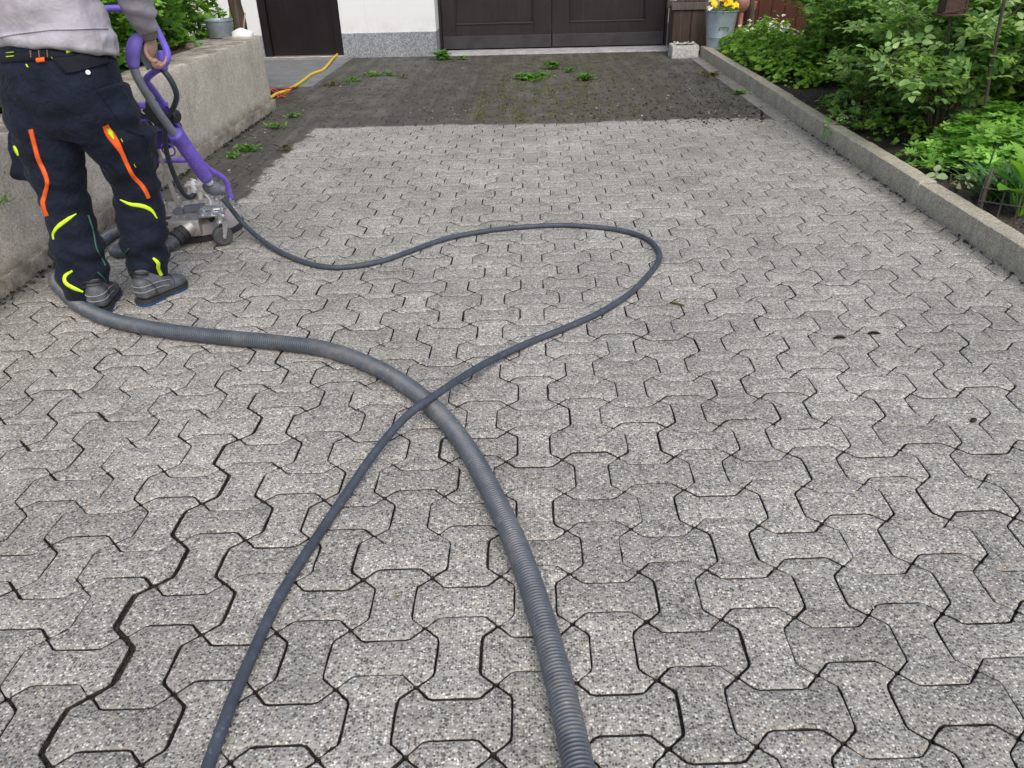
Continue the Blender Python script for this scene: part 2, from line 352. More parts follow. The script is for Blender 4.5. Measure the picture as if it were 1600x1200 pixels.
class MB:
    def __init__(s): s.v = []; s.f = []; s.n = 0
    def add(s, vs, fs):
        b = s.n; s.v.extend([tuple(p) for p in vs]); s.n += len(vs)
        s.f.extend([tuple(i+b for i in f) for f in fs]); return s
    def box(s, c, d, rot=None):
        c = Vector(c); hx, hy, hz = d[0]/2, d[1]/2, d[2]/2
        vs = [Vector((x, y, z)) for x in (-hx, hx) for y in (-hy, hy) for z in (-hz, hz)]
        if rot is not None: vs = [rot @ q for q in vs]
        return s.add([q+c for q in vs], [(0, 1, 3, 2), (4, 6, 7, 5), (0, 4, 5, 1), (2, 3, 7, 6), (0, 2, 6, 4), (1, 5, 7, 3)])
    def bx(s, x0, x1, y0, y1, z0, z1): return s.box(((x0+x1)/2, (y0+y1)/2, (z0+z1)/2), (x1-x0, y1-y0, z1-z0))
    def cbox(s, c, d, ch=.006, rot=None):       # box with chamfered edges
        c = Vector(c); h = [d[0]/2, d[1]/2, d[2]/2]; ch = min(ch, min(h)*.6)
        bm = bmesh.new(); bmesh.ops.create_cube(bm, size=1)
        for q in bm.verts: q.co = Vector((q.co.x*d[0], q.co.y*d[1], q.co.z*d[2]))
        bmesh.ops.bevel(bm, geom=bm.edges[:], offset=ch, segments=2, affect='EDGES', profile=.5)
        bm.verts.index_update()
        vs = [(rot @ q.co if rot is not None else q.co.copy())+c for q in bm.verts]; fs = [[q.index for q in f.verts] for f in bm.faces]
        bm.free(); return s.add(vs, fs)
    def tube(s, path, r, n=12, caps=True, closed=False):
        P = [Vector(p) for p in path]; k = len(P)
        rr = r if hasattr(r, '__len__') else [r]*k
        T = []
        for i in range(k):
            a = P[max(i-1, 0)]; b = P[min(i+1, k-1)]
            t = (b-a); T.append(t.normalized() if t.length > 1e-9 else Vector((0, 0, 1)))
        u = T[0].orthogonal().normalized(); vs = []
        for i in range(k):
            u = (u - T[i]*u.dot(T[i])); u = u.normalized() if u.length > 1e-6 else T[i].orthogonal().normalized()
            w_ = T[i].cross(u)
            for j in range(n):
                a = 2*math.pi*j/n; vs.append(P[i] + (u*math.cos(a)+w_*math.sin(a))*rr[i])
        fs = [(i*n+j, i*n+(j+1) % n, (i+1)*n+(j+1) % n, (i+1)*n+j) for i in range(k-1) for j in range(n)]
        if caps: fs += [tuple(range(n-1, -1, -1)), tuple((k-1)*n+j for j in range(n))]
        return s.add(vs, fs)
    def cyl(s, a, b, r, n=24, r2=None, ch=0.0):
        a = Vector(a); b = Vector(b); r2 = r if r2 is None else r2
        if ch:
            d = (b-a).normalized()*ch
            return s.tube([a, a+d, b-d, b], [r-ch, r, r2, r2-ch], n)
        return s.tube([a, b], [r, r2], n)
    def lathe(s, c, prof, n=32, axis=None):
        c = Vector(c); q = Vector((0, 0, 1)).rotation_difference(Vector(axis)) if axis is not None else None
        vs = []
        for (r, z) in prof:
            for j in range(n):
                a = 2*math.pi*j/n; p = Vector((r*math.cos(a), r*math.sin(a), z))
                vs.append((q @ p if q else p)+c)
        k = len(prof)
        fs = [(i*n+j, i*n+(j+1) % n, (i+1)*n+(j+1) % n, (i+1)*n+j) for i in range(k-1) for j in range(n)]
        if prof[0][0] > 1e-6: fs.append(tuple(range(n-1, -1, -1)))
        if prof[-1][0] > 1e-6: fs.append(tuple((k-1)*n+j for j in range(n)))
        return s.add(vs, fs)
    def ell(s, c, r, n=16, m=10, rot=None):
        c = Vector(c); vs = []
        for i in range(m+1):
            t = math.pi*i/m
            for j in range(n):
                a = 2*math.pi*j/n
                p = Vector((r[0]*math.sin(t)*math.cos(a), r[1]*math.sin(t)*math.sin(a), -r[2]*math.cos(t)))
                vs.append((rot @ p if rot is not None else p)+c)
        fs = [(i*n+j, i*n+(j+1) % n, (i+1)*n+(j+1) % n, (i+1)*n+j) for i in range(m) for j in range(n)]
        return s.add(vs, fs)
    def loft(s, secs, n=24, caps=True, right=(1, 0, 0), e=2.0):   # secs: (centre, half width, half depth)
        P = [Vector(q[0]) for q in secs]; k = len(P); vs = []
        for i in range(k):
            t = (P[min(i+1, k-1)]-P[max(i-1, 0)]).normalized()
            u = Vector(right); u = (u - t*u.dot(t)).normalized(); w_ = t.cross(u)
            for j in range(n):
                a = 2*math.pi*j/n; ca, sa = math.cos(a), math.sin(a)
                ca = math.copysign(abs(ca)**(2/e), ca); sa = math.copysign(abs(sa)**(2/e), sa)
                vs.append(P[i]+u*ca*secs[i][1]+w_*sa*secs[i][2])
        fs = [(i*n+j, i*n+(j+1) % n, (i+1)*n+(j+1) % n, (i+1)*n+j) for i in range(k-1) for j in range(n)]
        if caps: fs += [tuple(range(n-1, -1, -1)), tuple((k-1)*n+j for j in range(n))]
        return s.add(vs, fs)
    def prism(s, poly, ext):       # poly: list of 3d points, ext: vector
        k = len(poly); P = [Vector(p) for p in poly]; e = Vector(ext)
        return s.add(P+[p+e for p in P], [tuple(range(k-1, -1, -1)), tuple(range(k, 2*k))]+[(i, (i+1) % k, k+(i+1) % k, k+i) for i in range(k)])
    def mesh(s, name, org=Vector((0, 0, 0)), smooth=False):
        me = bpy.data.meshes.new(name)
        ox, oy, oz = org
        me.from_pydata([(x-ox, y-oy, z-oz) for x, y, z in s.v], [], s.f); me.update()
        bm = bmesh.new(); bm.from_mesh(me); bmesh.ops.recalc_face_normals(bm, faces=bm.faces[:]); bm.to_mesh(me); bm.free()
        if smooth is True: me.polygons.foreach_set('use_smooth', [True]*len(me.polygons))
        elif smooth: me.polygons.foreach_set('use_smooth', [True]*len(me.polygons)); me.set_sharp_from_angle(angle=R(smooth))
        return me
    def part(s, name, mat, parent, smooth=35, label=None):
        p = parent; org = Vector((0, 0, 0))
        while p is not None: org += ORG.get(p.name, Vector((0, 0, 0))); p = p.parent
        o = link(name, s.mesh(name, org, smooth), mat, parent)
        ORG[o.name] = Vector((0, 0, 0))
        if label: o['label'] = label
        return o
    def top(s, name, mat, loc, label=None, cat=None, group=None, kind=None, smooth=35):
        o = link(name, s.mesh(name, Vector(loc), smooth), mat); o.location = loc; ORG[o.name] = Vector(loc)
        return tag(o, label, cat, group, kind)

def rmesh(name, V_, loops, counts, org=(0, 0, 0), smooth=False):      # fast mesh from arrays
    me = bpy.data.meshes.new(name); V_ = np.asarray(V_, np.float32)-np.asarray(org, np.float32)
    me.vertices.add(len(V_)); me.vertices.foreach_set('co', V_.ravel())
    me.loops.add(len(loops)); me.loops.foreach_set('vertex_index', np.asarray(loops, np.int32))
    me.polygons.add(len(counts)); st = np.concatenate([[0], np.cumsum(counts)[:-1]]).astype(np.int32)
    me.polygons.foreach_set('loop_start', st)
    me.update(calc_edges=True); me.validate()
    if smooth: me.polygons.foreach_set('use_smooth', [True]*len(me.polygons))
    return me

def catmull(pts, step=.02):
    P = [Vector(p) for p in pts]; P = [P[0]*2-P[1]]+P+[P[-1]*2-P[-2]]
    out = []
    for i in range(1, len(P)-2):
        a, b, c, d = P[i-1:i+3]; m = max(2, int((c-b).length/step))
        for k in range(m):
            t = k/m
            out.append(.5*((2*b)+(c-a)*t+(2*a-5*b+4*c-d)*t*t+(3*b-a-3*c+d)*t**3))
    out.append(P[-2]); return out
def resample(path, ds):
    P = np.array([tuple(p) for p in path]); L = np.concatenate([[0], np.cumsum(np.linalg.norm(np.diff(P, axis=0), axis=1))])
    q = np.arange(0, L[-1], ds)
    return [Vector(tuple(np.interp(t, L, P[:, k]) for k in range(3))) for t in q]

# leaf shapes: unit templates lying in xy, +y to the tip, z the upper side
def T_ovate(wd=.32, fold=.10, curl=.12):
    v = [(0, 0, 0), (0, .35, -.0), (0, .7, -.02), (0, 1, -curl), (-wd*.8, .22, fold*.7), (-wd, .48, fold), (-wd*.6, .8, fold*.4-curl*.4),
         (wd*.8, .22, fold*.7), (wd, .48, fold), (wd*.6, .8, fold*.4-curl*.4)]
    f = [(0, 1, 4), (1, 5, 4), (1, 2, 6, 5), (2, 3, 6), (0, 7, 1), (1, 7, 8), (1, 8, 9, 2), (2, 9, 3)]
    return np.array(v), f
def T_lobed(n=5, spread=2.3, inner=.38, cup=.18):
    v = [(0, 0, 0)]; f = []
    for k in range(n):
        a = -spread/2+spread*k/(n-1); L = 1-.22*abs(a)/(spread/2)
        d = spread/(n-1)
        for (da, rr) in ((-d*.36, L*.72), (-d*.12, L*.92), (0, L), (d*.14, L*.90), (d*.36, L*.70)):
            v.append((math.sin(a+da)*rr, math.cos(a+da)*rr+.0, cup*rr*rr*(.6+.4*math.cos(k*2.1))))
        if k < n-1: v.append((math.sin(a+d/2)*inner, math.cos(a+d/2)*inner, .03))
    m = len(v)
    f = [(0, i+1, i) for i in range(1, m-1)]
    return np.array(v), f
def T_blade(wd=.035, bend=.35):
    v = [(-wd, 0, 0), (wd, 0, 0), (-wd*.9, .4, -.03*bend), (wd*.9, .4, -.03*bend), (-wd*.6, .75, -.3*bend), (wd*.6, .75, -.3*bend), (0, 1, -.75*bend)]
    return np.array(v), [(0, 1, 3, 2), (2, 3, 5, 4), (4, 5, 6)]
def leafmesh(name, tmpl, pos, dirs, nrm, size, wid=None):
    tv, tf = tmpl; N = len(pos)
    d = dirs/np.linalg.norm(dirs, axis=1, keepdims=True)
    x = np.cross(d, nrm); ln = np.linalg.norm(x, axis=1, keepdims=True); x = np.where(ln > 1e-4, x/np.maximum(ln, 1e-4), np.array([[1., 0, 0]]))
    z = np.cross(x, d)
    size = np.broadcast_to(size, (N,)); wid = np.ones(N) if wid is None else wid
    VV = (pos[:, None, :] + size[:, None, None]*(tv[None, :, 0, None]*wid[:, None, None]*x[:, None, :] + tv[None, :, 1, None]*d[:, None, :] + tv[None, :, 2, None]*z[:, None, :])).reshape(-1, 3)
    lp = np.array([i for q in tf for i in q]); ct = np.array([len(q) for q in tf]); nv = len(tv)
    loops = (lp[None, :]+(np.arange(N)*nv)[:, None]).ravel(); counts = np.tile(ct, N)
    return VV, loops, counts
def leaves(name, mat, parent, tmpl, pos, dirs, nrm, size, wid=None, smooth=True):
    VV, lo, co = leafmesh(name, tmpl, np.asarray(pos), np.asarray(dirs), np.asarray(nrm), np.asarray(size), wid)
    p = parent; org = Vector((0, 0, 0))
    while p is not None: org += ORG.get(p.name, Vector((0, 0, 0))); p = p.parent
    o = link(name, rmesh(name, VV, lo, co, org, smooth), mat, parent); ORG[o.name] = Vector((0, 0, 0)); return o
def unit(a): return a/np.maximum(np.linalg.norm(a, axis=-1, keepdims=True), 1e-9)
# ------------------------------------------------------------------ ground and paving
KX, WX = 2.235, -2.47          # kerb face, wall face
def rough_block(mb, x0, x1, y0, y1, z0, z1, cell=.06, amp=.004, bev=.012, seed=0):
    bm = bmesh.new(); bmesh.ops.create_cube(bm, size=1)
    for q in bm.verts: q.co = Vector(((x0+x1)/2+q.co.x*(x1-x0), (y0+y1)/2+q.co.y*(y1-y0), (z0+z1)/2+q.co.z*(z1-z0)))
    bmesh.ops.bevel(bm, geom=bm.edges[:], offset=bev, segments=2, affect='EDGES', profile=.6)
    for ax, L in ((0, x1-x0), (1, y1-y0), (2, z1-z0)):
        k = int(L/cell)
        for i in range(1, k):
            co = [0, 0, 0]; no = [0, 0, 0]; co[ax] = (x0, y0, z0)[ax]+L*i/k; no[ax] = 1
            bmesh.ops.bisect_plane(bm, geom=bm.verts[:]+bm.edges[:]+bm.faces[:], plane_co=co, plane_no=no)
    for q in bm.verts:
        p = q.co + Vector((seed*3.1, seed*1.7, 0))
        dlt = noise.noise_vector(p*9)*amp + noise.noise_vector(p*31)*amp*.5
        q.co += dlt
    bm.verts.index_update()
    mb.add([q.co.copy() for q in bm.verts], [[q.index for q in f.verts] for f in bm.faces]); bm.free()
    return mb
def grid(x0, x1, y0, y1, z, cell, amp=0., fr=4.):
    nx, ny = max(2, int((x1-x0)/cell)), max(2, int((y1-y0)/cell)); m = MB()
    vs = [(x0+(x1-x0)*i/nx, y0+(y1-y0)*j/ny, 0) for j in range(ny+1) for i in range(nx+1)]
    vs = [(x, y, z+amp*(noise.noise(Vector((x*fr, y*fr, z)))+.5*noise.noise(Vector((x*fr*3, y*fr*3, z))))) for x, y, _ in vs]
    fs = [(j*(nx+1)+i, j*(nx+1)+i+1, (j+1)*(nx+1)+i+1, (j+1)*(nx+1)+i) for j in range(ny) for i in range(nx)]
    m.add(vs, fs); return m
m = MB(); m.add([(-90, -60, -.09), (90, -60, -.09), (90, 130, -.09), (-90, 130, -.09)], [(0, 1, 2, 3)])
m.top('ground', M['gland'], (0, 0, -.09), kind='structure')
m = MB(); m.add([(-2.6, -2.6, -.016), (2.3, -2.6, -.016), (2.3, 6.9, -.016), (-2.6, 6.9, -.016), (-2.6, 6.95, -.005), (2.3, 6.95, -.005), (2.3, 11.95, -.005), (-2.6, 11.95, -.005), (-5, 8.1, -.005), (-5, 11.95, -.005), (-2.6, 8.1, -.005)],
                [(0, 1, 2, 3), (3, 2, 5, 4), (4, 5, 6, 7), (8, 10, 7, 9)])
m.top('paving_bed', M['joint'], (0, 0, -.016), kind='structure', smooth=False)

# bone-shaped interlocking pavers laid as a chequerboard: each one solid, edged and a little out of true
O0 = np.array([-.2570, .9419]); A_ = np.array([.17416, .00535]); B_ = np.array([.0006, .16406])
d_, a_ = .205, .19
def side(ax, ay, outv):  # from corner ax to ay with a bump along outv
    return [ax, ax+(ay-ax)*a_+outv, ay-(ay-ax)*a_+outv]
VV, LO, CO = [], [], []
nv = 0
for j in range(-24, 67):
    for i in range(-16, 17):
        c = O0+A_*i+B_*j
        if c[1] > 11.45 or c[1] < -2.5 or c[0] < -2.75 or c[0] > 2.32: continue
        hor = (i+j) % 2 == 0
        c00, c10, c11, c01 = c, c+A_, c+A_+B_, c+B_
        s = 1 if hor else -1
        hx, hy = A_*d_*s, B_*d_*(-s)
        poly = side(c00, c10, -hy)+side(c10, c11, hx)+side(c11, c01, hy)+side(c01, c00, -hx)
        P0 = np.array(poly); P = []
        for t in range(12):               # worn, slightly uneven edges with knocked-off corners
            u_, v_ = P0[t], P0[(t+1) % 12]
            for q_ in ((.125, .40, .66, .92), (.08, .36, .64, .92), (.08, .34, .60, .875))[t % 3]: P.append(u_+(v_-u_)*q_)
        P = np.array(P); ctr = P0.mean(0)
        e = np.roll(P, -1, 0)-np.roll(P, 1, 0); nb = unit(np.stack([e[:, 1], -e[:, 0]], 1))
        r1 = rng.normal(0, 1, 6); y = ctr[1]; k = 48
        jit = rng.normal(0, 1, k)*.00045+rng.exponential(1, k)*.0003*(rng.random(k) < .25)*2.2
        g = .0013+.0006*max(0, min(1, (y-1.6)/1.5))+.0005*abs(r1[0])*(1.6 if ctr[0] < -.1 else 1.0)+.0004*max(0, min(1, (3-y)/2))
        sh = np.array([r1[1]*.0007, r1[2]*.0007])
        fade = np.clip((2.7-y)/1.2, 0, 1)
        if i < -4: sh += np.array([-(.0025+.0085*fade*(.8+.35*math.sin(j*1.3))), 0])
        if i < -3: sh += np.array([-.0035*fade, 0])
        th = r1[3]*.0028
        rot = np.array([[math.cos(th), -math.sin(th)], [math.sin(th), math.cos(th)]])
        tilt = rng.normal(0, .0026, 2); dz = rng.normal(0, .0006)
        def ring(inset, z):
            q = (P-nb*(inset+jit)[:, None]-ctr)@rot.T
            zz = z+dz+q@tilt
            return np.column_stack([q+ctr+sh, zz])
        base = nv
        VV += [ring(g+.0034, 0), ring(g+.0011, -.0010), ring(g, -.0032), ring(g, -.05)]; nv += 4*k
        o_ = 0 if hor else 12                 # strips across the waist, then the two heads
        ix = lambda s_, t: base+((o_+12*s_+t) % k)
        for t in range(11): LO += [ix(0, t), ix(0, t+1), ix(2, 10-t), ix(2, 11-t)]; CO.append(4)
        LO += [ix(0, 11)]+[ix(1, t) for t in range(12)]+[ix(2, 0)]; CO.append(14)
        LO += [ix(2, 11)]+[ix(3, t) for t in range(12)]+[ix(0, 0)]; CO.append(14)
        for rr in range(3):
            for t in range(k):
                t2 = (t+1) % k; a = base+rr*k
                LO += [a+t, a+k+t, a+k+t2, a+t2]; CO.append(4)
me = rmesh('driveway', np.concatenate(VV), LO, CO)
o = link('driveway', me, M['paver']); me.materials.append(M['joint']); tag(o, kind='structure')
me.polygons.foreach_set('material_index', ([0]*109+[1]*48)*(len(CO)//157))

# narrow concrete strip along the far kerb
m = MB(); rough_block(m, 2.09, KX+.02, 6.75, 10.85, -.03, .008, .1, .002, .004)
m.top('gutter_strip', M['strip'], (2.16, 8.8, 0), kind='structure')

# kerb of long concrete stones
kr = thing('kerb', (2.29, 5.5, 0), 'long low concrete kerb between the grey paving and the planted bed', 'kerb')
js = [-1.8, .35, 2.45, 4.40, 5.39, 7.12, 8.86, 10.72]
for k, (y0, y1) in enumerate(zip(js[:-1], js[1:])):
    m = MB(); dx = rng.normal(0, .003); dzz = rng.normal(0, .003)
    rough_block(m, KX+dx, KX+.105+dx, y0+.003, y1-.003, -.06, .134+dzz, .07, .0035, .008, k)
    m.part('kerb_stone', M['kerb'], kr, 50)
# notch stick-out: sliver lying in the top joint
# soil of the planted bed
m = grid(KX+.1, 4.1, -1.5, 11.3, .075, .05, .035, 5.); m.top('garden_soil', M['soil'], (3, 5, .07), kind='structure')
m = grid(4.1, 14, -4, 11.3, .07, .3, .03, 1.); m.top('lawn', M['lawn'], (6, 5, .06), kind='structure')

# low concrete garden wall on the left
wl = thing('garden_wall', (-2.58, 4, 0), 'weathered concrete retaining wall holding the raised bed beside the worker', 'wall')
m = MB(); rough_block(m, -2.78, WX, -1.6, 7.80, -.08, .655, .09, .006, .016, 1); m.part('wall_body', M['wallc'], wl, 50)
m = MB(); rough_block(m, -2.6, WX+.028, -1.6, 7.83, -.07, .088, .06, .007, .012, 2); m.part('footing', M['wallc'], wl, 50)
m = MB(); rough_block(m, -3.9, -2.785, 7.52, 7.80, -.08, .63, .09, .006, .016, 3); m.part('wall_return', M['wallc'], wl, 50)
m = grid(-8, -2.70, -1.6, 7.76, .56, .07, .04, 5.); m.top('raised_soil', M['soil'], (-4, 4, .56), kind='structure')

# ------------------------------------------------------------------ house
HY, GY = 11.40, 11.85
hs = thing('house', (-.3, 11.6, 0), 'white rendered house front with dark garage doors and grey plinth', 'house')
DX0, DX1, GX0, GX1 = -3.60, -2.505, -1.215, 1.975
m = MB(); m.bx(-11, DX0, HY, HY+.5, .31, 3.2); m.bx(DX1, GX0, HY, HY+.5, .31, 3.2); m.bx(GX1, 11, HY, HY+.5, .31, 3.2)
m.bx(DX0, DX1, HY, HY+.5, 2.12, 3.2); m.bx(GX0, GX1, HY, HY+.5, 2.25, 3.2); m.part('wall', M['plaster'], hs, False)
m = MB(); m.cbox(((-11+DX0)/2, HY+.24, .105), (11+DX0, .5, .41), .006); m.cbox(((DX1+GX0)/2, HY+.24, .105), (GX0-DX1, .508, .41), .006); m.cbox(((GX1+11)/2, HY+.24, .105), (11-GX1, .5, .41), .006)
m.part('plinth', M['plinth'], hs, False)
m = MB(); m.add([(-11.4, 10.95, 3.15), (11.4, 10.95, 3.15), (11.4, 15.5, 5.6), (-11.4, 15.5, 5.6), (-11.4, 10.95, 3.27), (11.4, 10.95, 3.27), (11.4, 15.5, 5.72), (-11.4, 15.5, 5.72)],
                [(0, 1, 2, 3), (7, 6, 5, 4), (0, 4, 5, 1), (1, 5, 6, 2), (2, 6, 7, 3), (3, 7, 4, 0)]); m.part('roof', M['roof'], hs, False)
m = MB(); m.bx(-11, 11, 15.2, 15.45, 0, 5.4); m.bx(-11, -10.8, HY+.5, 15.2, 0, 3.2); m.bx(10.8, 11, HY+.5, 15.2, 0, 3.2); m.part('rear_wall', M['plaster'], hs, False)
# garage: two leaves, each framed with a sunk panel and a sheet kick plate
gd = MB(); gd.bx(GX0, GX0+.035, GY-.03, GY+.10, .02, 2.25); gd.bx(GX1-.03, GX1, GY-.03, GY+.10, .02, 2.25); gd.bx(GX0+.035, GX1-.03, GY-.03, GY+.10, 2.2, 2.25)
gdo = gd.part('garage_door', M['doorwood'], hs, False)
mid = .366
for (x0, x1, p0, p1) in ((GX0+.04, mid-.003, -.985, .118), (mid+.003, GX1-.036, .61, 1.67)):
    m = MB(); z0, z1, pz0, pz1 = .028, 2.195, .335, 1.05
    y = GY; t = .05
    m.cbox(((x0+p0)/2, y+t/2, (z0+z1)/2), (p0-x0, t, z1-z0), .004); m.cbox(((p1+x1)/2, y+t/2, (z0+z1)/2), (x1-p1, t, z1-z0), .004)
    m.cbox(((p0+p1)/2, y+t/2+.001, (z0+pz0)/2), (p1-p0, t-.002, pz0-z0), .004); m.cbox(((p0+p1)/2, y+t/2+.001, (pz1+z1)/2), (p1-p0, t-.002, z1-pz1), .004)
    lf = m.part('door_leaf', M['doorwood'], gdo, False)
    # panel goes with the leaf mesh: moulding and sunk board
    m = MB()
    m.bx(p0, p1, y+.034, y+.048, pz0, pz1)
    for (a, b, c, d) in ((p0, p1, pz0-.004, pz0+.024), (p0, p1, pz1-.02, pz1), (p0, p0+.022, pz0+.024, pz1-.02), (p1-.022, p1, pz0+.024, pz1-.02)):
        m.cbox(((a+b)/2, y+.014, (c+d)/2), (b-a, .040, d-c), .008)
    m.part('door_panel', M['doorwood'], gdo, False)
    m = MB(); m.cbox(((x0+x1)/2, y-.006, .112), (x1-x0-.012, .012, .165), .003); m.part('kick_plate', M['kick'], gdo, False)
m = MB(); rough_block(m, GX0-.02, GX1+.01, HY-.05, GY+.1, -.06, .012, .12, .003, .008, 5); m.part('threshold', m_speck('threshold_concrete', [.34, .44, .50, .56], 140, .9, (.55, 1.15), 6, .4), hs, 50)
# house door
dr = MB(); dr.bx(DX0, DX0+.10, HY+.02, HY+.14, .03, 2.12); dr.bx(DX1-.10, DX1, HY+.02, HY+.14, .03, 2.12); dr.bx(DX0+.1, DX1-.1, HY+.02, HY+.14, 2.02, 2.12)
dro = dr.part('door', M['doorblack'], hs, False)
m = MB(); m.cbox(((DX0+DX1)/2, HY+.10, 1.03), (DX1-DX0-.205, .05, 1.97), .004); m.part('door_leaf', M['doorblack'], dro, False)
m = MB(); m.cyl((DX1-.2, HY+.075, 1.05), (DX1-.2, HY+.02, 1.05), .012); m.cyl((DX1-.2, HY+.03, 1.05), (DX1-.33, HY+.03, 1.05), .011); m.part('handle', M['alu'], dro)
m = MB(); m.cbox(((DX0+DX1)/2, HY+.04, .022), (DX1-DX0+.02, .20, .03), .006); m.part('door_sill', M['alu'], dro, False)
m = MB(); rough_block(m, -4.0, -2.44, 9.05, HY-.02, -.06, .010, .12, .004, .01, 6)
for k in range(2): rough_block(m, -2.44+.002, -2.375, 9.05+k*1.17, 9.05+(k+1)*1.17-.004, -.06, .014, .1, .003, .006, 8+k)
m.top('entrance_path', plain('slab_path', (.155, .16, .165), .85, 0, .3, 5, .3, 60), (-3.2, 10.2, 0), kind='structure')
m = MB(); rough_block(m, DX0-.05, DX1+.1, HY-.17, HY+.02, -.04, .026, .1, .004, .008, 7); m.part('doorstep', M['strip'], hs, 50)
# ------------------------------------------------------------------ hoses
def ribbed(mb, path, r0, r1, pitch, n=20):
    P = resample(path, pitch/5); k = len(P)
    prof = [0, .15, .9, 1, .9]
    return mb.tube(P, [r0+(r1-r0)*prof[i % 5] for i in range(k)], n)
RS = .0315
pix = [(925, 1290), (908, 1215), (876, 1075), (846, 965), (813, 868), (775, 783), (735, 709), (692, 652), (640, 606), (580, 571), (510, 546), (440, 536), (370, 529), (300, 522), (230, 512), (172, 499), (130, 481), (103, 459), (89, 434)]
pts = [G(x, y, RS) for x, y in pix]
pts += [Vector((-2.26, 3.72, RS)), Vector((-2.30, 4.02, RS)), Vector((-2.22, 4.26, RS)), Vector((-2.08, 4.36, RS)),
        Vector((-1.98, 4.22, RS)), Vector((-2.02, 4.02, RS)), Vector((-2.12, 3.86, RS))]
m = MB(); ribbed(m, catmull(pts, .02), RS-.0085, RS, .0092, 22)
m.top('suction_hose', M['hosegrey'], (pts[1].x, pts[1].y, 0), 'thick grey ribbed suction hose snaking from behind the worker to the near edge', 'hose', smooth=True)

RP = .0135
pix2 = [(300, 1275, 0), (325, 1198, 0), (346, 1140, 0), (371, 1075, 0), (400, 1010, 0), (430, 945, 0), (461, 892, 0), (496, 838, 0), (540, 773, .006), (580, 715, .022), (616, 670, .044), (645, 642, .060), (663, 629, .063), (684, 615, .060), (715, 594, .046), (760, 567, .022), (820, 538, .004), (880, 514, 0), (940, 487, 0),
        (985, 458, 0), (1013, 430, 0), (1029, 408, 0), (1028, 390, 0), (1008, 372, 0), (970, 360, 0), (920, 354, 0), (870, 352, 0), (800, 356, 0), (740, 364, 0), (690, 375, 0), (640, 393, 0), (600, 407, 0), (560, 415, 0), (520, 418, 0), (480, 411, 0), (440, 395, .004), (405, 372, .02)]
hp = [G(x, y, RP+dz) for x, y, dz in pix2]
hp += [V(380, 349, 4.06), V(362, 327, 4.04), V(347, 309, 4.02)]
m = MB(); m.tube(catmull(hp, .025), RP, 14)
m.top('pressure_hose', M['hoseblack'], (hp[1].x, hp[1].y, 0), 'thin black pressure hose looping over the paving and crossing the thick ribbed hose', 'hose', smooth=True)

ypx = [(527, 85, .045), (519, 93, .03), (511, 103, .03), (503, 110, .022), (487, 116, .022), (475, 125, .022), (462, 134, .022), (447, 142, .022), (432, 147, .022), (420, 154, .022), (404, 162, .022)]
yp = [G(x, y, z) for x, y, z in ypx]
yp[-1] = Vector((-2.75, 7.98, .022))
m = MB(); m.tube(catmull(yp, .03), .0165, 10)
m.top('yellow_hose', M['yellow'], (yp[5].x, yp[5].y, 0), 'yellow garden hose running from the house door towards the end of the concrete wall', 'hose', smooth=True)
rp = [G(x, y, z) for x, y, z in [(412, 140, .02), (432, 139, .02), (452, 138, .06), (460, 136, .05), (447, 146, .03), (434, 152, .02), (436, 145, .03), (428, 139, .02), (420, 138, .02), (440, 150, .02), (447, 151, .02)]]
m = MB(); m.tube(catmull(rp, .03), .007, 8)
m.top('red_cord', M['red'], (rp[4].x, rp[4].y, 0), 'thin red cord tangled around the yellow hose beside the entrance path', 'cord', smooth=True)

# ------------------------------------------------------------------ rotary surface cleaner
CX, CY = -1.875, 4.20
sc = thing('surface_cleaner', (CX, CY, 0), 'purple framed rotary surface cleaner with dusty metal deck pushed by the worker', 'cleaning machine')
m = MB(); m.lathe((CX, CY, 0), [(.236, .030), (.243, .036), (.241, .070), (.230, .092), (.205, .104), (.0, .108)], 56); hood = m.part('hood', M['skirt'], sc)
m = MB(); m.lathe((CX, CY, 0), [(.225, .001), (.248, .001), (.250, .030), (.238, .034), (.226, .034)], 56); m.part('rubber_skirt', M['rubber'], sc)
# deck plates
DZ = Vector((0, 0, -.035))
m = MB()
m.cbox((CX-.02, CY+.0, .158), (.30, .26, .014), .003, Matrix.Rotation(R(8), 3, 'Z'))
m.cbox((CX-.06, CY-.09, .166), (.22, .13, .006), .002, Matrix.Rotation(R(12), 3, 'Z'))
for q in range(8):
    a = q*.78+.2; m.cyl((CX+.105*math.cos(a)-.02, CY+.09*math.sin(a), .16), (CX+.105*math.cos(a)-.02, CY+.09*math.sin(a), .178), .009, 6)
for q in range(5): m.cyl((CX-.12+.05*q, CY-.125, .165), (CX-.12+.05*q, CY-.125, .180), .008, 6)
m.v = [(x, y, z-.035) for x, y, z in m.v]; m.part('deck_plate', M['alu'], sc)
m = MB(); m.lathe((CX+.045, CY-.0, .160), [(.11, 0), (.11, .012), (.085, .022), (.08, .034), (.055, .040), (.05, .06), (0, .062)], 32); m.v = [(x, y, z-.035) for x, y, z in m.v]; m.part('flange', M['alulight'], sc)
m = MB(); m.cbox((CX+.045, CY+.02, .27), (.10, .085, .13), .008); m.cbox((CX+.045, CY+.02, .338), (.115, .095, .016), .003)
for sx in (-.04, 0, .04):
    for sy in (-.025, .03): m.cyl((CX+.045+sx, CY+.02+sy, .345), (CX+.045+sx, CY+.02+sy, .360), .009, 6)
m.cyl((CX+.075, CY-.02, .31), (CX+.075, CY-.055, .31), .020, 16); m.cyl((CX+.075, CY-.05, .31), (CX+.075, CY-.06, .27), .016, 16)
for k in range(4): m.box((CX+.045, CY+.02, .23+.022*k), (.106, .091, .006))
m.v = [(x, y, z-.085) for x, y, z in m.v]; m.part('swivel_block', M['alulight'], sc)
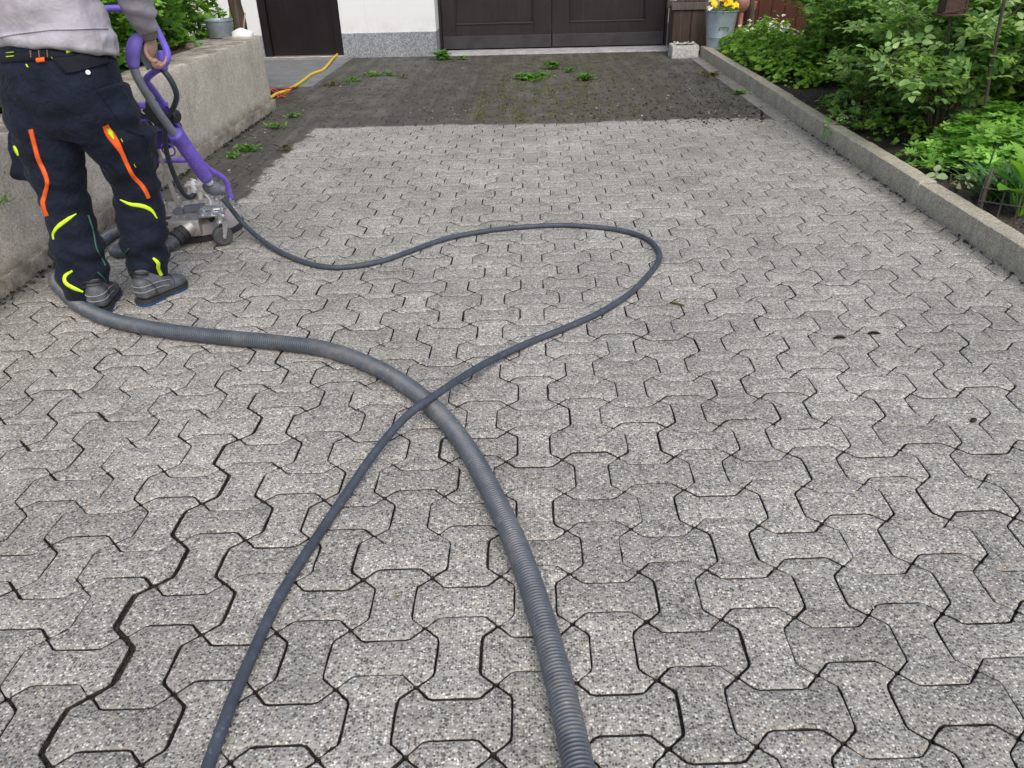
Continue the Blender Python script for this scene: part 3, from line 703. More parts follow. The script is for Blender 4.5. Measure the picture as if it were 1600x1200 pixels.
m = MB(); e2 = V(303, 294, 4.175); m.tube(catmull([e2+Vector((0, .0, -.025)), e2, e2+Vector((-.004, .012, .018)), e2+Vector((-.012, .05, .024))], .006), .014, 12); m.cyl(e2+Vector((0, 0, -.022)), e2+Vector((0, 0, -.008)), .018, 8); m.part('elbow', M['white'], sc)
# suction outlet: sheet box, rubber coupling, ribbed stub
q0 = V(287, 363, 3.915); ax = (V(262, 384, 3.83)-q0).normalized()
m = MB(); rb = Matrix.Rotation(R(12), 3, 'Z'); m.cbox(V(290, 353, 3.97)+Vector((0, .02, 0)), (.155, .15, .085), .006, rb); m.cyl(q0-ax*.05, q0-ax*.01, .045, 20)
for k in range(3): m.cyl(V(276+12*k, 341, 3.96), V(276+12*k, 341, 3.96)+Vector((0, 0, .012)), .008, 6)
m.part('suction_box', M['alu'], sc)
m = MB(); m.cyl(q0-ax*.02, q0+ax*.06, .040, 28, ch=.004); m.cyl(q0+ax*.012, q0+ax*.026, .046, 28, ch=.003); m.cyl(q0+ax*.044, q0+ax*.058, .045, 28, ch=.003); m.part('suction_coupling', M['rubber'], sc)
m = MB(); e0 = q0+ax*.05
ribbed(m, catmull([e0, e0+ax*.07, Vector((-2.06, 3.76, .036)), Vector((-2.15, 3.77, RS)), pts[-1], pts[-2]], .015), RS-.0085, RS, .0092, 22); m.part('suction_stub', M['hosegrey'], sc, True)
m = MB(); m.cbox((CX+.115, CY-.12, .095), (.05, .12, .08), .005, Matrix.Rotation(R(-25), 3, 'Z')); m.part('warning_block', M['tan'], sc)
for k in range(4):
    a = -2.6+k*.62; c_ = Vector((CX+.215*math.cos(a), CY+.215*math.sin(a), .100)); m = MB()
    m.cbox(c_, (.045, .022, .018), .003, Matrix.Rotation(a+math.pi/2, 3, 'Z')); m.cyl(c_, c_+Vector((0, 0, .020)), .007, 6); m.part('latch', M['black'], sc)
# casters
def caster(c, ang, steer):
    c = Vector(c); rz = Matrix.Rotation(steer, 3, 'Z'); axl = rz @ Vector((1, 0, 0))
    w_ = MB(); w_.lathe(c, [(.012, -.020), (.042, -.022), (.050, -.017), (.053, -.008), (.053, .008), (.050, .017), (.042, .022), (.012, .020)], 32, axl)
    f = MB()
    for sgn in (-1, 1):
        p = c+axl*.027*sgn
        f.prism([p+rz @ Vector((0, -.008, -.010)), p+rz @ Vector((0, .008, -.010)), p+rz @ Vector((0, .034, .075)), p+rz @ Vector((0, .004, .075))], axl*.004)
    f.box(c+Vector((0, 0, .077))+rz @ Vector((0, .01, 0)), (.066, .062, .006), rz)
    f.cyl(c-axl*.036, c+axl*.036, .007, 8); f.cyl(c+Vector((0, 0, .078)), c+Vector((0, 0, .11)), .018, 16)
    fo = f.part('caster', M['chrome'], sc); w2 = w_.part('wheel', M['tyre'], fo)
    return fo
cw = G(350, 384); cw = Vector((cw.x, cw.y+.01, .0535))
caster(cw, 0, R(-52))
caster((CX-.27, CY-.02, .0535), 0, R(-20))
caster((CX+.02, CY+.29, .0535), 0, R(10))
pl = Vector((cw.x-.055, cw.y+.06, .158))
rz = Matrix.Rotation(R(14), 3, 'Z')
m = MB(); m.cbox(pl, (.135, .115, .010), .002, rz); m.cbox(pl+Vector((-.02, .06, .012)), (.12, .07, .010), .002, rz)
for sx in (-.045, .0, .045):
    for sy in (-.035, .035): m.cyl(pl+rz @ Vector((sx, sy, 0)), pl+rz @ Vector((sx, sy, .016)), .010, 6)
m.part('caster_bracket', M['chrome'], sc)
m = MB()
for (x, y, z, r) in ((.10, .10, .17, .022), (.13, .02, .175, .018), (-.12, .09, .17, .02), (.06, .15, .165, .016), (-.16, .0, .165, .016)):
    m = MB(); m.cyl((CX+x, CY+y, z-.02), (CX+x, CY+y, z+.025), r, 12, ch=.003); m.cyl((CX+x, CY+y, z+.025), (CX+x, CY+y, z+.04), r*.5, 6); m.v = [(x_, y_, z_-.03) for x_, y_, z_ in m.v]; m.part('fitting', M['alu'], sc)
m = MB(); m.box((CX+.05, CY-.10, .185), (.11, .05, .03), Matrix.Rotation(R(20), 3, 'Z')); m.box((CX-.02, CY-.14, .182), (.05, .04, .025))
m.v = [(x_, y_, z_-.03) for x_, y_, z_ in m.v]; m.part('clamp', M['slate'], sc)
m = MB(); m.tube(catmull([(CX+.03, CY-.01, .21), (CX+.09, CY-.03, .235), (CX+.13, CY-.07, .215), (CX+.14, CY-.10, .175)], .01), .005, 8); m.v = [(x_, y_, z_-.03) for x_, y_, z_ in m.v]; m.part('grease_line', M['white'], sc, True)

# tubular frame, mirrored about the machine's middle
RT = .0145
fr = [(362, 312, 4.26), (357, 296, 4.25), (350, 279, 4.22), (316, 254, 4.08), (264, 176, 3.82), (240, 141, 3.70), (229, 126, 3.64), (236, 116, 3.60), (252, 105, 3.575), (260, 96, 3.57), (262, 84, 3.585), (255, 66, 3.63), (243, 42, 3.70), (232, 22, 3.75), (221, 15, 3.765), (206, 13, 3.77)]
rt = [V(*q) for q in fr]
MX = (rt[0].x+V(247, 306, 4.24).x)/2
mir = lambda p: Vector((2*MX-p.x, p.y, p.z))
full = rt + [mir(p) for p in reversed(rt)]
m = MB(); m.tube(catmull(full, .02), RT, 14)
c0 = V(317, 250, 4.07); m.cyl(c0, mir(c0), RT*.85, 12)
c1 = V(266, 174, 3.82)
fo = m.part('handle_frame', M['purple'], sc, True)
for p in (rt[0], mir(rt[0])):
    m = MB(); m.cbox(p+Vector((0, .0, -.03)), (.012, .05, .09), .003); m.cyl(p+Vector((-.02, 0, -.045)), p+Vector((.02, 0, -.045)), .011, 8); m.part('frame_bracket', M['chrome'], sc)
# control panel between the uprights
def quad_plate(px, Y, th, mat, name, parent, ch=True):
    P = [V(x, y, yy) for (x, y), yy in zip(px, Y)]
    nrm = (P[1]-P[0]).cross(P[-1]-P[0]).normalized()
    if nrm.y > 0: nrm = -nrm
    m = MB(); m.prism([p-nrm*th for p in P], nrm*th)
    return m.part(name, mat, parent, False), P, nrm
bar0 = V(176, 165, 3.87); bar1 = V(262, 165, 3.87)
m = MB(); m.cbox((bar0+bar1)/2, ((bar1-bar0).length, .03, .028), .004); m.cbox((V(186, 187, 3.88)+V(250, 187, 3.88))/2, ((V(250, 187, 3.88)-V(186, 187, 3.88)).length, .03, .018), .004)
m.part('cross_bar', M['purple'], sc)
pn, PP, nr = quad_plate([(176, 168), (232, 168), (234, 185), (178, 185)], [3.86]*4, .02, M['black'], 'name_plate', sc)
bpy.context.view_layer.update()
tc = bpy.data.curves.new('lettering', 'FONT'); tc.body = 'blok'; tc.size = .060; tc.extrude = .001; tc.align_x = 'RIGHT'
to = bpy.data.objects.new('lettering_src', tc); COL.objects.link(to); bpy.context.view_layer.update()
tm = bpy.data.meshes.new_from_object(to.evaluated_get(bpy.context.evaluated_depsgraph_get())); COL.objects.unlink(to); bpy.data.objects.remove(to)
base = V(227, 178, 3.86)+nr*.002
xd = (PP[1]-PP[0]).normalized(); yd = nr.cross(xd)
tm.transform(Matrix(((xd.x, yd.x, nr.x, base.x-CX), (xd.y, yd.y, nr.y, base.y-CY), (xd.z, yd.z, nr.z, base.z), (0, 0, 0, 1))))
tm.materials.clear(); lo_ = link('lettering', tm, M['letter'], pn)
quad_plate([(227, 157), (237, 157), (276, 200), (276, 207), (262, 206), (243, 196), (228, 184)], [3.85]*7, .07, M['black'], 'switch_box', sc)
m = MB(); k1 = V(275, 182, 3.84); m.cyl(k1+Vector((0, .01, 0)), k1+Vector((-.015, -.04, .01)), .032, 24, ch=.006)
m.part('control_knob', M['black'], sc)
m = MB(); k2 = V(230, 199, 3.86); m.cyl(k2+Vector((0, .02, 0)), k2+Vector((0, -.025, .008)), .026, 24, ch=.005); kk = m.part('control_knob', M['black'], sc)
m = MB(); k3 = k2+Vector((0, -.027, .008)); m.cyl(k3, k3+Vector((0, -.004, .001)), .011, 16); m.part('button', M['letter'], kk)
quad_plate([(222, 206), (264, 204), (266, 232), (222, 234)], [3.92]*4, .06, M['purpledark'], 'lower_housing', sc)
quad_plate([(241, 194), (252, 199), (250, 204), (236, 204)], [3.86]*4, .02, M['slate'], 'wedge', sc)
m = MB(); rc = V(263, 234, 3.93); m.tube([rc+Vector((.032*math.cos(a), -.012*math.sin(a), .034*math.sin(a))) for a in np.linspace(0, 2*math.pi, 28)], .005, 8, False); m.part('hose_guide', M['purplesoft'], sc, True)
m = MB(); a0, a1 = V(246, 232, 3.95), V(281, 328, 4.10); m.tube([a0, a0.lerp(a1, .45)], .009, 10); m.cbox(a0.lerp(a1, .72), (.022, .010, (a1-a0).length*.58), .002, (a1-a0).to_track_quat('Z', 'Y').to_matrix()); m.part('support_strut', M['alulight'], sc)
# hand gun: curved grip, guard and lever
g = [V(236, 49, 3.52), V(226, 54, 3.49), V(215, 61, 3.46), (V(209, 73, 3.45)), V(207, 88, 3.46), V(209, 104, 3.47)]
m = MB(); m.tube(catmull(g, .008), [*np.interp(np.linspace(0, 1, len(catmull(g, .008))), [0, .25, .45, .7, .93, 1], [.014, .017, .027, .029, .026, .022])], 18)
gp = m.part('hand_grip', M['purplesoft'], sc, True)
m = MB(); pth = catmull([V(213, 58, 3.485), V(224, 66, 3.50), V(229, 82, 3.51), V(234, 98, 3.52), V(239, 108, 3.53), V(243, 98, 3.535), V(244, 82, 3.54), V(240, 70, 3.54)], .008); m.tube(pth, .0055, 8)
m.prism([V(221, 66, 3.475), V(227, 82, 3.475), V(236, 106, 3.50), V(230, 110, 3.50), V(222, 96, 3.475), V(219, 80, 3.47)], (0, .022, 0))
m.part('trigger_guard', M['slate'], gp)
m = MB(); m.cbox(V(253, 90, 3.57), (.028, .036, .055), .006); m.cyl(V(253, 100, 3.57), V(254, 110, 3.565), .023, 18, ch=.004); m.part('valve_body', M['purple'], sc)
# hoses of the machine
hh = [V(209, 103, 3.47), V(213, 117, 3.48), V(226, 141, 3.52), V(250, 178, 3.62), V(275, 212, 3.74), V(300, 245, 3.84), V(322, 278, 3.94)]
cc = catmull(hh, .015); m = MB(); m.tube(cc, .0185, 14); m.part('gun_hose', M['hosesleeve'], sc, True)
s0, s1 = V(272, 207, 3.73), V(323, 279, 3.945)
L = (s1-s0); m = MB()
m.tube([s0, s0+L*.02, s0+L*.06, s0+L*.08, s0+L*.12, s0+L*.14, s0+L*.18, s0+L*.20, s0+L*.24, s0+L*.95, s1], [.026, .035, .035, .030, .036, .031, .036, .032, .033, .034, .030], 22)
n1 = L.normalized(); u1 = n1.orthogonal().normalized(); w1 = n1.cross(u1)
for k in range(7):
    for q in range(5):
        a = q*1.257+k*.5; p = s0+L*(.32+.1*k)+(u1*math.cos(a)+w1*math.sin(a))*.0335; m.ell(p, (.0045, .0045, .0045), 6, 4)
m.part('hose_sleeve', M['purple'], sc, True)
c2 = V(333, 294, 4.0); m = MB(); m.cyl(s1-n1*.005, s1+n1*.035, .021, 8); m.part('nozzle_nut', M['white'], sc)
m = MB(); rot = (n1*.3+Vector((.9, .1, -.15))).normalized().to_track_quat('X', 'Z').to_matrix(); m.ell(c2, (.054, .036, .038), 22, 12, rot); m.cyl(c2+rot @ Vector((.03, 0, 0)), c2+rot @ Vector((.062, 0, .006)), .026, 16, ch=.004); m.part('coupling', M['slate'], sc, True)
m = MB(); e = hp[-1]; m.cyl(e+(c2-e)*.9, e+(c2-e)*.02, .018, 8); m.part('hose_nut', M['chrome'], sc)
h2 = [V(254, 109, 3.565), V(262, 118, 3.56), V(271, 133, 3.58), V(276, 150, 3.64), V(272, 166, 3.72), V(262, 184, 3.80), V(258, 202, 3.82), V(258, 222, 3.88), V(263, 248, 3.94), V(274, 278, 4.02), V(286, 301, 4.10), V(296, 309, 4.15), V(303, 303, 4.17), V(303, 296, 4.18)]
m = MB(); m.tube(catmull(h2, .015), .0125, 14); m.part('supply_hose', M['hoseblack'], sc, True)
m = MB(); t0 = V(258, 164, 3.80); m.tube(catmull([t0, V(266, 172, 3.74), V(273, 170, 3.70)], .01), .004, 6); m.part('cable_tie', M['black'], sc)
# ------------------------------------------------------------------ worker seen from behind
PX, PY = -1.80, 3.20
wk = None
def P_(x, y, Y): return V(x, y, Y)
def sec(x, y, w, Y, dep):           # a cross-section measured in the photo: centre pixel, width in pixels, distance, half depth
    c = V(x, y, Y); return (c, w/2/ppm(c), dep)
def remesh(mb, name, vox, disp=None, smooth=2):
    me = mb.mesh(name); o = bpy.data.objects.new(name, me); COL.objects.link(o)
    r_ = o.modifiers.new('r', 'REMESH'); r_.mode = 'VOXEL'; r_.voxel_size = vox
    if smooth: s_ = o.modifiers.new('s', 'SMOOTH'); s_.factor = .5; s_.iterations = smooth
    bpy.context.view_layer.update()
    m2 = bpy.data.meshes.new_from_object(o.evaluated_get(bpy.context.evaluated_depsgraph_get()))
    COL.objects.unlink(o); bpy.data.objects.remove(o)
    if disp:
        n = len(m2.vertices); co = np.empty(n*3); no = np.empty(n*3); m2.vertices.foreach_get('co', co); m2.vertex_normals.foreach_get('vector', no)
        co = co.reshape(-1, 3); no = no.reshape(-1, 3)
        co += no*np.array([disp(Vector(c), Vector(k)) for c, k in zip(co, no)])[:, None]
        m2.vertices.foreach_set('co', co.ravel()); m2.update()
    m2.polygons.foreach_set('use_smooth', [True]*len(m2.polygons)); m2.materials.clear()
    return m2
fwd = Vector((.22, .975, 0)).normalized(); rgt = Vector((fwd.y, -fwd.x, 0))
def B(r, f, z): return Vector((PX-.03, PY-.02, 0))+rgt*r+fwd*f+Vector((0, 0, z))
# key joints
hipL, hipR = V(62, 150, 3.17), V(134, 150, 3.19)
kneeL, kneeR = V(106, 325, 3.20), V(215, 295, 3.28)
ankL, ankR = V(138, 448, 3.15), V(233, 426, 3.27)
shR, shL = B(.20, .08, 1.44), B(-.20, .06, 1.44)
wrR = V(231, 53, 3.50); elR = V(198, -38, 3.30)
grR = V(236, 66, 3.515)
handL = Vector((2*MX-V(243, 60, 3.66).x, 3.66, 1.03)); elL = B(-.36, .20, 1.16); wrL = handL+Vector((.02, -.08, .03))
b = MB()
b.loft([(B(0, 0, .90), .15, .10), (B(0, .0, 1.0), .15, .10), (B(0, .01, 1.12), .14, .095), (B(0, .03, 1.28), .165, .105), (B(0, .05, 1.40), .165, .095), (B(0, .06, 1.47), .09, .065), (B(0, .07, 1.50), .058, .058)], 24, right=rgt)
b.tube([B(0, .07, 1.47), B(0, .085, 1.53), B(0, .10, 1.60)], [.062, .056, .058], 18)
hc = B(0, .125, 1.665); hrot = Matrix((rgt, fwd, Vector((0, 0, 1)))).transposed() @ Matrix.Rotation(R(-18), 3, 'X')
hd = lambda x, y, z: hc + hrot @ Vector((x, y, z))
b.ell(hc, (.076, .096, .115), 24, 16, hrot); b.ell(hd(0, .035, -.055), (.058, .062, .062), 20, 12, hrot)
b.ell(hd(0, .100, -.022), (.013, .020, .026), 10, 8, hrot); b.ell(hd(0, .084, -.062), (.026, .014, .010), 12, 8, hrot); b.ell(hd(0, .080, -.098), (.024, .02, .018), 12, 8, hrot)
for s in (-1, 1):
    b.ell(hd(.078*s, -.005, -.015), (.010, .020, .032), 10, 8, hrot); b.ell(hd(.032*s, .080, .012), (.026, .02, .010), 10, 8, hrot)
def limb(path, rad): b.tube(catmull(path, .03), list(np.interp(np.linspace(0, 1, len(catmull(path, .03))), np.linspace(0, 1, len(rad)), rad)), 16)
limb([shR+Vector((-.05, 0, 0)), shR, elR], [.05, .056, .052, .046]); limb([elR, wrR], [.046, .044, .036, .030])
limb([shL+Vector((.05, 0, 0)), shL, elL], [.05, .056, .052, .046]); limb([elL, wrL], [.046, .044, .036, .030])
for h, k, a in ((hipL, kneeL, ankL), (hipR, kneeR, ankR)):
    limb([h+Vector((0, 0, .05)), h, k], [.088, .085, .07, .055]); limb([k, a+Vector((0, 0, -.02))], [.056, .056, .046, .036])
    b.ell(Vector((a.x, a.y+.03, .07)), (.03, .06, .03), 12, 8)
# hands: palm, four fingers curled round the bar, thumb from the side of the palm
def hand(wr, gr, bar, side_, sc_=1.0):
    d = (gr-wr).normalized(); bar = (bar - d*bar.dot(d)).normalized(); nrm = d.cross(bar)*side_    # nrm: to the palm side
    ctr = wr.lerp(gr, .75)
    rot = Matrix((bar, d, nrm)).transposed()
    b.ell(ctr, (.042*sc_, .050*sc_, .018*sc_), 16, 10, rot)
    for i, (L_, off) in enumerate(((.070, -.031), (.078, -.010), (.073, .011), (.058, .031))):
        k0 = ctr+d*.040+bar*off; r_ = .0088-.0006*i
        p1 = k0+d*L_*.40+nrm*.010; p2 = p1+d*L_*.05+nrm*L_*.42; p3 = p2-d*L_*.30+nrm*L_*.16
        b.tube(catmull([k0-d*.02, k0, p1, p2, p3], .006), r_, 10)
    t0 = ctr-d*.020-bar*.036; t1 = t0-bar*.020+d*.022+nrm*.012; t2 = t1+d*.026+nrm*.020; t3 = t2+bar*.018+nrm*.012
    b.tube(catmull([t0, t1, t2, t3], .006), .0098, 10)
hand(wrR, V(237, 78, 3.53), Vector((.10, 1, -.2)), 1)
hand(wrL, handL+Vector((0, .02, -.01)), Vector((.1, 1, -.2)), -1)
me = remesh(b, 'person', .0062, None, 3)
base = Vector((PX, PY, 0)); me.transform(Matrix.Translation(-base))
wk = link('person', me, M['skin']); wk.location = base; ORG[wk.name] = base
tag(wk, 'person from behind in grey sweatshirt and navy work trousers gripping the cleaning machine', 'person')
for s in (-1, 1): m = MB(); m.ell(hd(.032*s, .086, .002), (.012, .010, .009), 10, 8, hrot); m.part('eye', M['eye'], wk, True)
m = MB(); m.ell(hd(0, -.012, .022), (.084, .100, .112), 24, 14, hrot); m.ell(hd(0, -.05, -.03), (.070, .055, .07), 18, 10, hrot)
m2 = remesh(m, 'hair', .008, lambda p, n: .006*noise.noise(p*60)+.004*noise.noise(p*140), 1)
# keep hair off the face
bm = bmesh.new(); bm.from_mesh(m2)
inv = hrot.transposed()
dl = [q for q in bm.verts if (lambda l: l.y > .045 and l.z < .075-.0*l.y)(inv @ (q.co-hc))]
bmesh.ops.delete(bm, geom=dl, context='VERTS'); bm.to_mesh(m2); bm.free(); m2.transform(Matrix.Translation(-base))
ho = link('hair', m2, M['hair'], wk); ORG[ho.name] = Vector()

# trousers
t = MB()
pel = [(V(92, 70, 3.19), .22, .145), sec(92, 92, 186, 3.185, .15), sec(94, 118, 194, 3.175, .160), sec(95, 150, 196, 3.17, .158), sec(97, 185, 190, 3.17, .135), sec(100, 208, 176, 3.17, .10)]
t.loft(pel, 36, right=rgt, e=2.3)
tl = [sec(58, 140, 112, 3.17, .125), sec(68, 185, 112, 3.17, .122), sec(76, 217, 106, 3.175, .115), sec(84, 250, 94, 3.18, .108), sec(91, 280, 82, 3.185, .098), sec(105, 325, 66, 3.19, .088), sec(114, 355, 70, 3.185, .092), sec(121, 385, 78, 3.18, .094), sec(127, 415, 79, 3.17, .092), sec(133, 442, 74, 3.16, .092), sec(139, 463, 64, 3.155, .088)]
tr = [sec(146, 140, 104, 3.18, .125), sec(163, 185, 104, 3.19, .122), sec(177, 215, 98, 3.20, .115), sec(196, 247, 84, 3.225, .104), sec(207, 275, 71, 3.25, .094), sec(214, 303, 70, 3.265, .088), sec(219, 335, 75, 3.27, .090), sec(224, 365, 74, 3.27, .088), sec(228, 395, 68, 3.275, .086), sec(232, 420, 57, 3.275, .080), sec(233, 434, 52, 3.275, .076)]
t.loft(tl, 32, right=rgt, e=2.2); t.loft(tr, 32, right=rgt, e=2.2)
# cargo pockets stand off the thighs
def pocket(x, y, w, h, Y, d, tilt):
    c = V(x, y, Y); s_ = ppm(c); rot = Matrix.Rotation(R(tilt), 3, 'Y')
    t.cbox(c, (w/s_, d, h/s_), .02, rot)
pocket(43, 238, 34, 76, 3.20, .14, 14); pocket(222, 236, 34, 78, 3.25, .14, 14)
def wr(p, n):
    z = p.z
    a = noise.noise(Vector((p.x*7, p.y*7, p.z*15)))*.007
    # folds sag in arcs behind the knee and pile up above the shoes
    left = p.x < -1.86-(.62-z)*.0
    ph = (p.x-(-1.85))*9*(1 if left else -1)
    k = math.exp(-((z-.55)/.12)**2)*.9+math.exp(-((z-.22)/.11)**2)*1.25+math.exp(-((z-.80)/.07)**2)*.7+.12
    f = math.sin(z*58+ph+2.2*noise.noise(p*5))
    f = (abs(f)**.8)*(1 if f > 0 else -1)
    b_ = noise.noise(Vector((p.x*13+p.z*12, p.y*13, p.z*26+p.x*14)))
    # centre seam
    return a + k*(.0060*f + .0085*b_)
tm_ = remesh(t, 'trousers', .0070, wr, 3)
bvh_t = BVHTree.FromPolygons([v.co.copy() for v in tm_.vertices], [p.vertices[:] for p in tm_.polygons])
tm_.transform(Matrix.Translation(-base)); tro = link('trousers', tm_, M['trouser'], wk); ORG[tro.name] = Vector()
def hit(x, y, bvh=None, dflt=3.2):
    r = ray(x, y); h = (bvh or bvh_t).ray_cast(CAM, r.normalized())
    if h[0] is None: return None
    return h[0], h[1]
def ribbon(name, mat, px, wpx, parent, th=.004, bvh=None, label=None, dense=3.0):
    # strip of cloth that follows the surface; px polyline measured in the photo, width in pixels (number or list)
    pts_ = [Vector((x, y, 0)) for x, y in px]
    cv = catmull(pts_, dense); ws = np.interp(np.linspace(0, 1, len(cv)), np.linspace(0, 1, len(px)) if hasattr(wpx, '__len__') else [0, 1], wpx if hasattr(wpx, '__len__') else [wpx, wpx])
    rows = []
    for i, c in enumerate(cv):
        tg = (cv[min(i+1, len(cv)-1)]-cv[max(i-1, 0)]); tg.normalize(); nn = Vector((-tg.y, tg.x, 0)); row = []
        for s in (-.5, -.17, .17, .5):
            q = c+nn*ws[i]*s; h = hit(q.x, q.y, bvh)
            if h is None: row = None; break
            row.append((h[0]+h[1]*th*(1 if abs(s) < .3 else .75), h[0]-h[1]*.004))
        if row: rows.append(row)
    if len(rows) < 2: return None
    m = MB(); vs = [q[0] for r_ in rows for q in r_]+[q[1] for r_ in rows for q in (r_[0], r_[3])]
    k = len(rows); fs = []
    for i in range(k-1):
        for j in range(3): fs.append((i*4+j, i*4+j+1, i*4+j+5, i*4+j+4))
        o = 4*k; fs.append((i*4, i*4+4, o+2*i+2, o+2*i)); fs.append((i*4+3, o+2*i+1, o+2*i+3, i*4+7))
    m.add(vs, fs); o = m.part(name, mat, parent, True)
    if label: o['label'] = label
    return o
ribbon('zip', M['orange'], [(48, 202), (53, 222), (60, 248), (69, 268), (74, 285), (70, 305), (67, 318), (73, 338)], [7, 6.5, 6.5, 6.5, 6.5, 6.5, 6.5, 6], tro)
ribbon('zip', M['orange'], [(164, 195), (170, 207), (182, 224), (191, 240), (199, 258), (208, 275), (221, 289), (229, 302), (232, 309)], [9, 14, 11, 7, 6.5, 6.5, 6.5, 6.5, 6], tro)
ribbon('reflective_strip', M['neon'], [(167, 198), (172, 207), (178, 217)], [3, 8, 2], tro, .012)
ribbon('reflective_strip', M['neon'], [(119, 334), (104, 344), (90, 355), (83, 366), (84, 374)], [1.5, 5.5, 6.5, 5, 1.5], tro)
ribbon('reflective_strip', M['neon'], [(188, 312), (204, 319), (223, 322), (237, 329), (245, 341)], [1.5, 5, 6.5, 5.5, 1.5], tro)
ribbon('reflective_strip', M['neon'], [(114, 423), (102, 431), (102, 441), (113, 449), (130, 456)], [3, 5, 5.5, 5.5, 2], tro)
ribbon('reflective_strip', M['neon'], [(239, 403), (247, 411), (247, 419), (252, 430)], [3, 6, 5, 5], tro)
ribbon('reflective_strip', M['neon'], [(22, 228), (26, 237), (29, 243)], [2, 5, 1.5], tro)
ribbon('piping', M['green'], [(138, 336), (146, 362), (151, 388), (160, 405), (165, 415)], 2.2, tro)
ribbon('piping', M['green'], [(202, 388), (192, 400), (191, 410), (195, 415)], 2.0, tro)
ribbon('piping', M['green'], [(152, 425), (160, 432), (165, 440), (166, 452)], 2.2, tro)
# waistband, loops, hip pocket flap
ribbon('waistband', M['patch'], [(2, 92), (30, 90), (60, 88), (95, 84), (130, 80), (160, 78), (184, 77)], 14, tro, .006)
ribbon('label_tag', M['orange'], [(59, 94.5), (65, 94), (72, 93)], 7, tro, .010, dense=1.5)
for x, y in ((19, 84), (110, 78)):
    ribbon('belt_loop', M['neon'], [(x-6, y+5.5), (x, y+4.8), (x+6, y+4)], 1.7, tro, .010, dense=2); ribbon('belt_loop', M['neon'], [(x-6, y-1), (x, y-1.8), (x+6, y-2.5)], 1.2, tro, .010, dense=2)
for x in (49, 62, 75): ribbon('belt_loop', M['tan'], [(x, 79), (x+.7, 84), (x+1.5, 90)], 1.1, tro, .009, dense=2)
def patch(name, mat, poly, parent, th=.006, bvh=None):
    # flat piece of cloth: fan of rings over the polygon
    c = Vector((sum(p[0] for p in poly)/len(poly), sum(p[1] for p in poly)/len(poly), 0)); out = []; k = 8
    edge = []
    for i in range(len(poly)):
        a = Vector((*poly[i], 0)); b_ = Vector((*poly[(i+1) % len(poly)], 0)); m_ = max(2, int((b_-a).length/5))
        edge += [a.lerp(b_, q/m_) for q in range(m_)]
    rings = []
    for r_ in np.linspace(1, .12, k):
        row = []
        for e in edge:
            q = c.lerp(e, r_); h = hit(q.x, q.y, bvh)
            if h is None: return None
            row.append(h[0]+h[1]*th)
        rings.append(row)
    low = []
    for e in edge:
        h = hit(e.x, e.y, bvh); low.append(h[0]-h[1]*.004)
    n = len(edge); m = MB(); vs = low+[v for r_ in rings for v in r_]
    fs = [(i*n+j, i*n+(j+1) % n, (i+1)*n+(j+1) % n, (i+1)*n+j) for i in range(k) for j in range(n)]; fs.append(tuple(k*n+j for j in range(n)))
    m.add(vs, fs); return m.part(name, mat, parent, True)
patch('pocket_flap', M['patch'], [(82, 92), (160, 84), (168, 92), (166, 99), (150, 104), (118, 113), (103, 115)], tro, .008)
patch('pocket_patch', M['trouser'], [(150, 140), (188, 128), (214, 180), (226, 215), (196, 205)], tro, .005)
h = hit(137, 113.5)
if h: m = MB(); m.cyl(h[0], h[0]+h[1]*.010, .0085, 14); m.part('snap', M['silverpin'], tro)
for x, y in ((83, 92), (43, 103), (190, 219), (210, 258)):
    ribbon('stitch', M['neon'], [(x-1, y-2.5), (x, y), (x+1.6, y+2.5)], 1.0, tro, .006, dense=1.2)

# sweatshirt
s = MB()
hem0 = V(92, 84, 3.185)
tor = [(V(91, 82, 3.185), .222, .155), (V(90, 72, 3.19), .234, .165), (V(89, 58, 3.195), .222, .165), (V(84, 40, 3.20), .222, .168), (B(.0, .01, 1.20), .215, .16), (B(0, .03, 1.32), .225, .155), (B(0, .05, 1.42), .21, .13), (B(0, .06, 1.48), .13, .095), (B(0, .07, 1.53), .082, .082)]
tor[3] = (V(82, 36, 3.20), .205, .16)
s.loft(tor, 40, right=rgt, e=2.4)
def sleeve(a, b_, c, r_):
    cv = catmull([a, a.lerp(b_, .5)+Vector((0, 0, .01)), b_, b_.lerp(c, .55), c], .02)
    s.tube(cv, list(np.interp(np.linspace(0, 1, len(cv)), np.linspace(0, 1, len(r_)), r_)), 20)
sleeve(shR+Vector((-.06, 0, -.02)), elR+Vector((0, 0, 0)), V(229, 48, 3.485), [.085, .088, .082, .076, .074, .072, .066, .052, .042])
sleeve(shL+Vector((.06, 0, -.02)), elL, wrL, [.085, .088, .082, .076, .074, .072, .066, .052, .042])
def wr2(p, n):
    dR = (p-V(214, 10, 3.42)).length
    a = .008*noise.noise(p*6)+.011*noise.noise(Vector((p.x*7+p.z*9, p.y*7, p.z*9-p.x*9)))+.004*noise.noise(p*22)
    if p.x > shR.x+.03 or p.x < shL.x-.03: a += .006*math.sin(p.z*75+p.x*20+2*noise.noise(p*7))
    elif p.z < 1.12: a += .0035*noise.noise(Vector((p.x*24, p.y*24, p.z*5)))
    return a
sm = remesh(s, 'sweatshirt', .009, wr2, 3)
bvh_s = BVHTree.FromPolygons([v.co.copy() for v in sm.vertices], [p.vertices[:] for p in sm.polygons])
sm.transform(Matrix.Translation(-base)); sw = link('sweatshirt', sm, M['hoodie'], wk); ORG[sw.name] = Vector()
ribbon('hem_seam', M['hoodie'], [(0, 58), (30, 53), (60, 49), (85, 46.5), (110, 46), (140, 45), (168, 45)], 1.8, sw, .006, bvh_s)
m = MB()
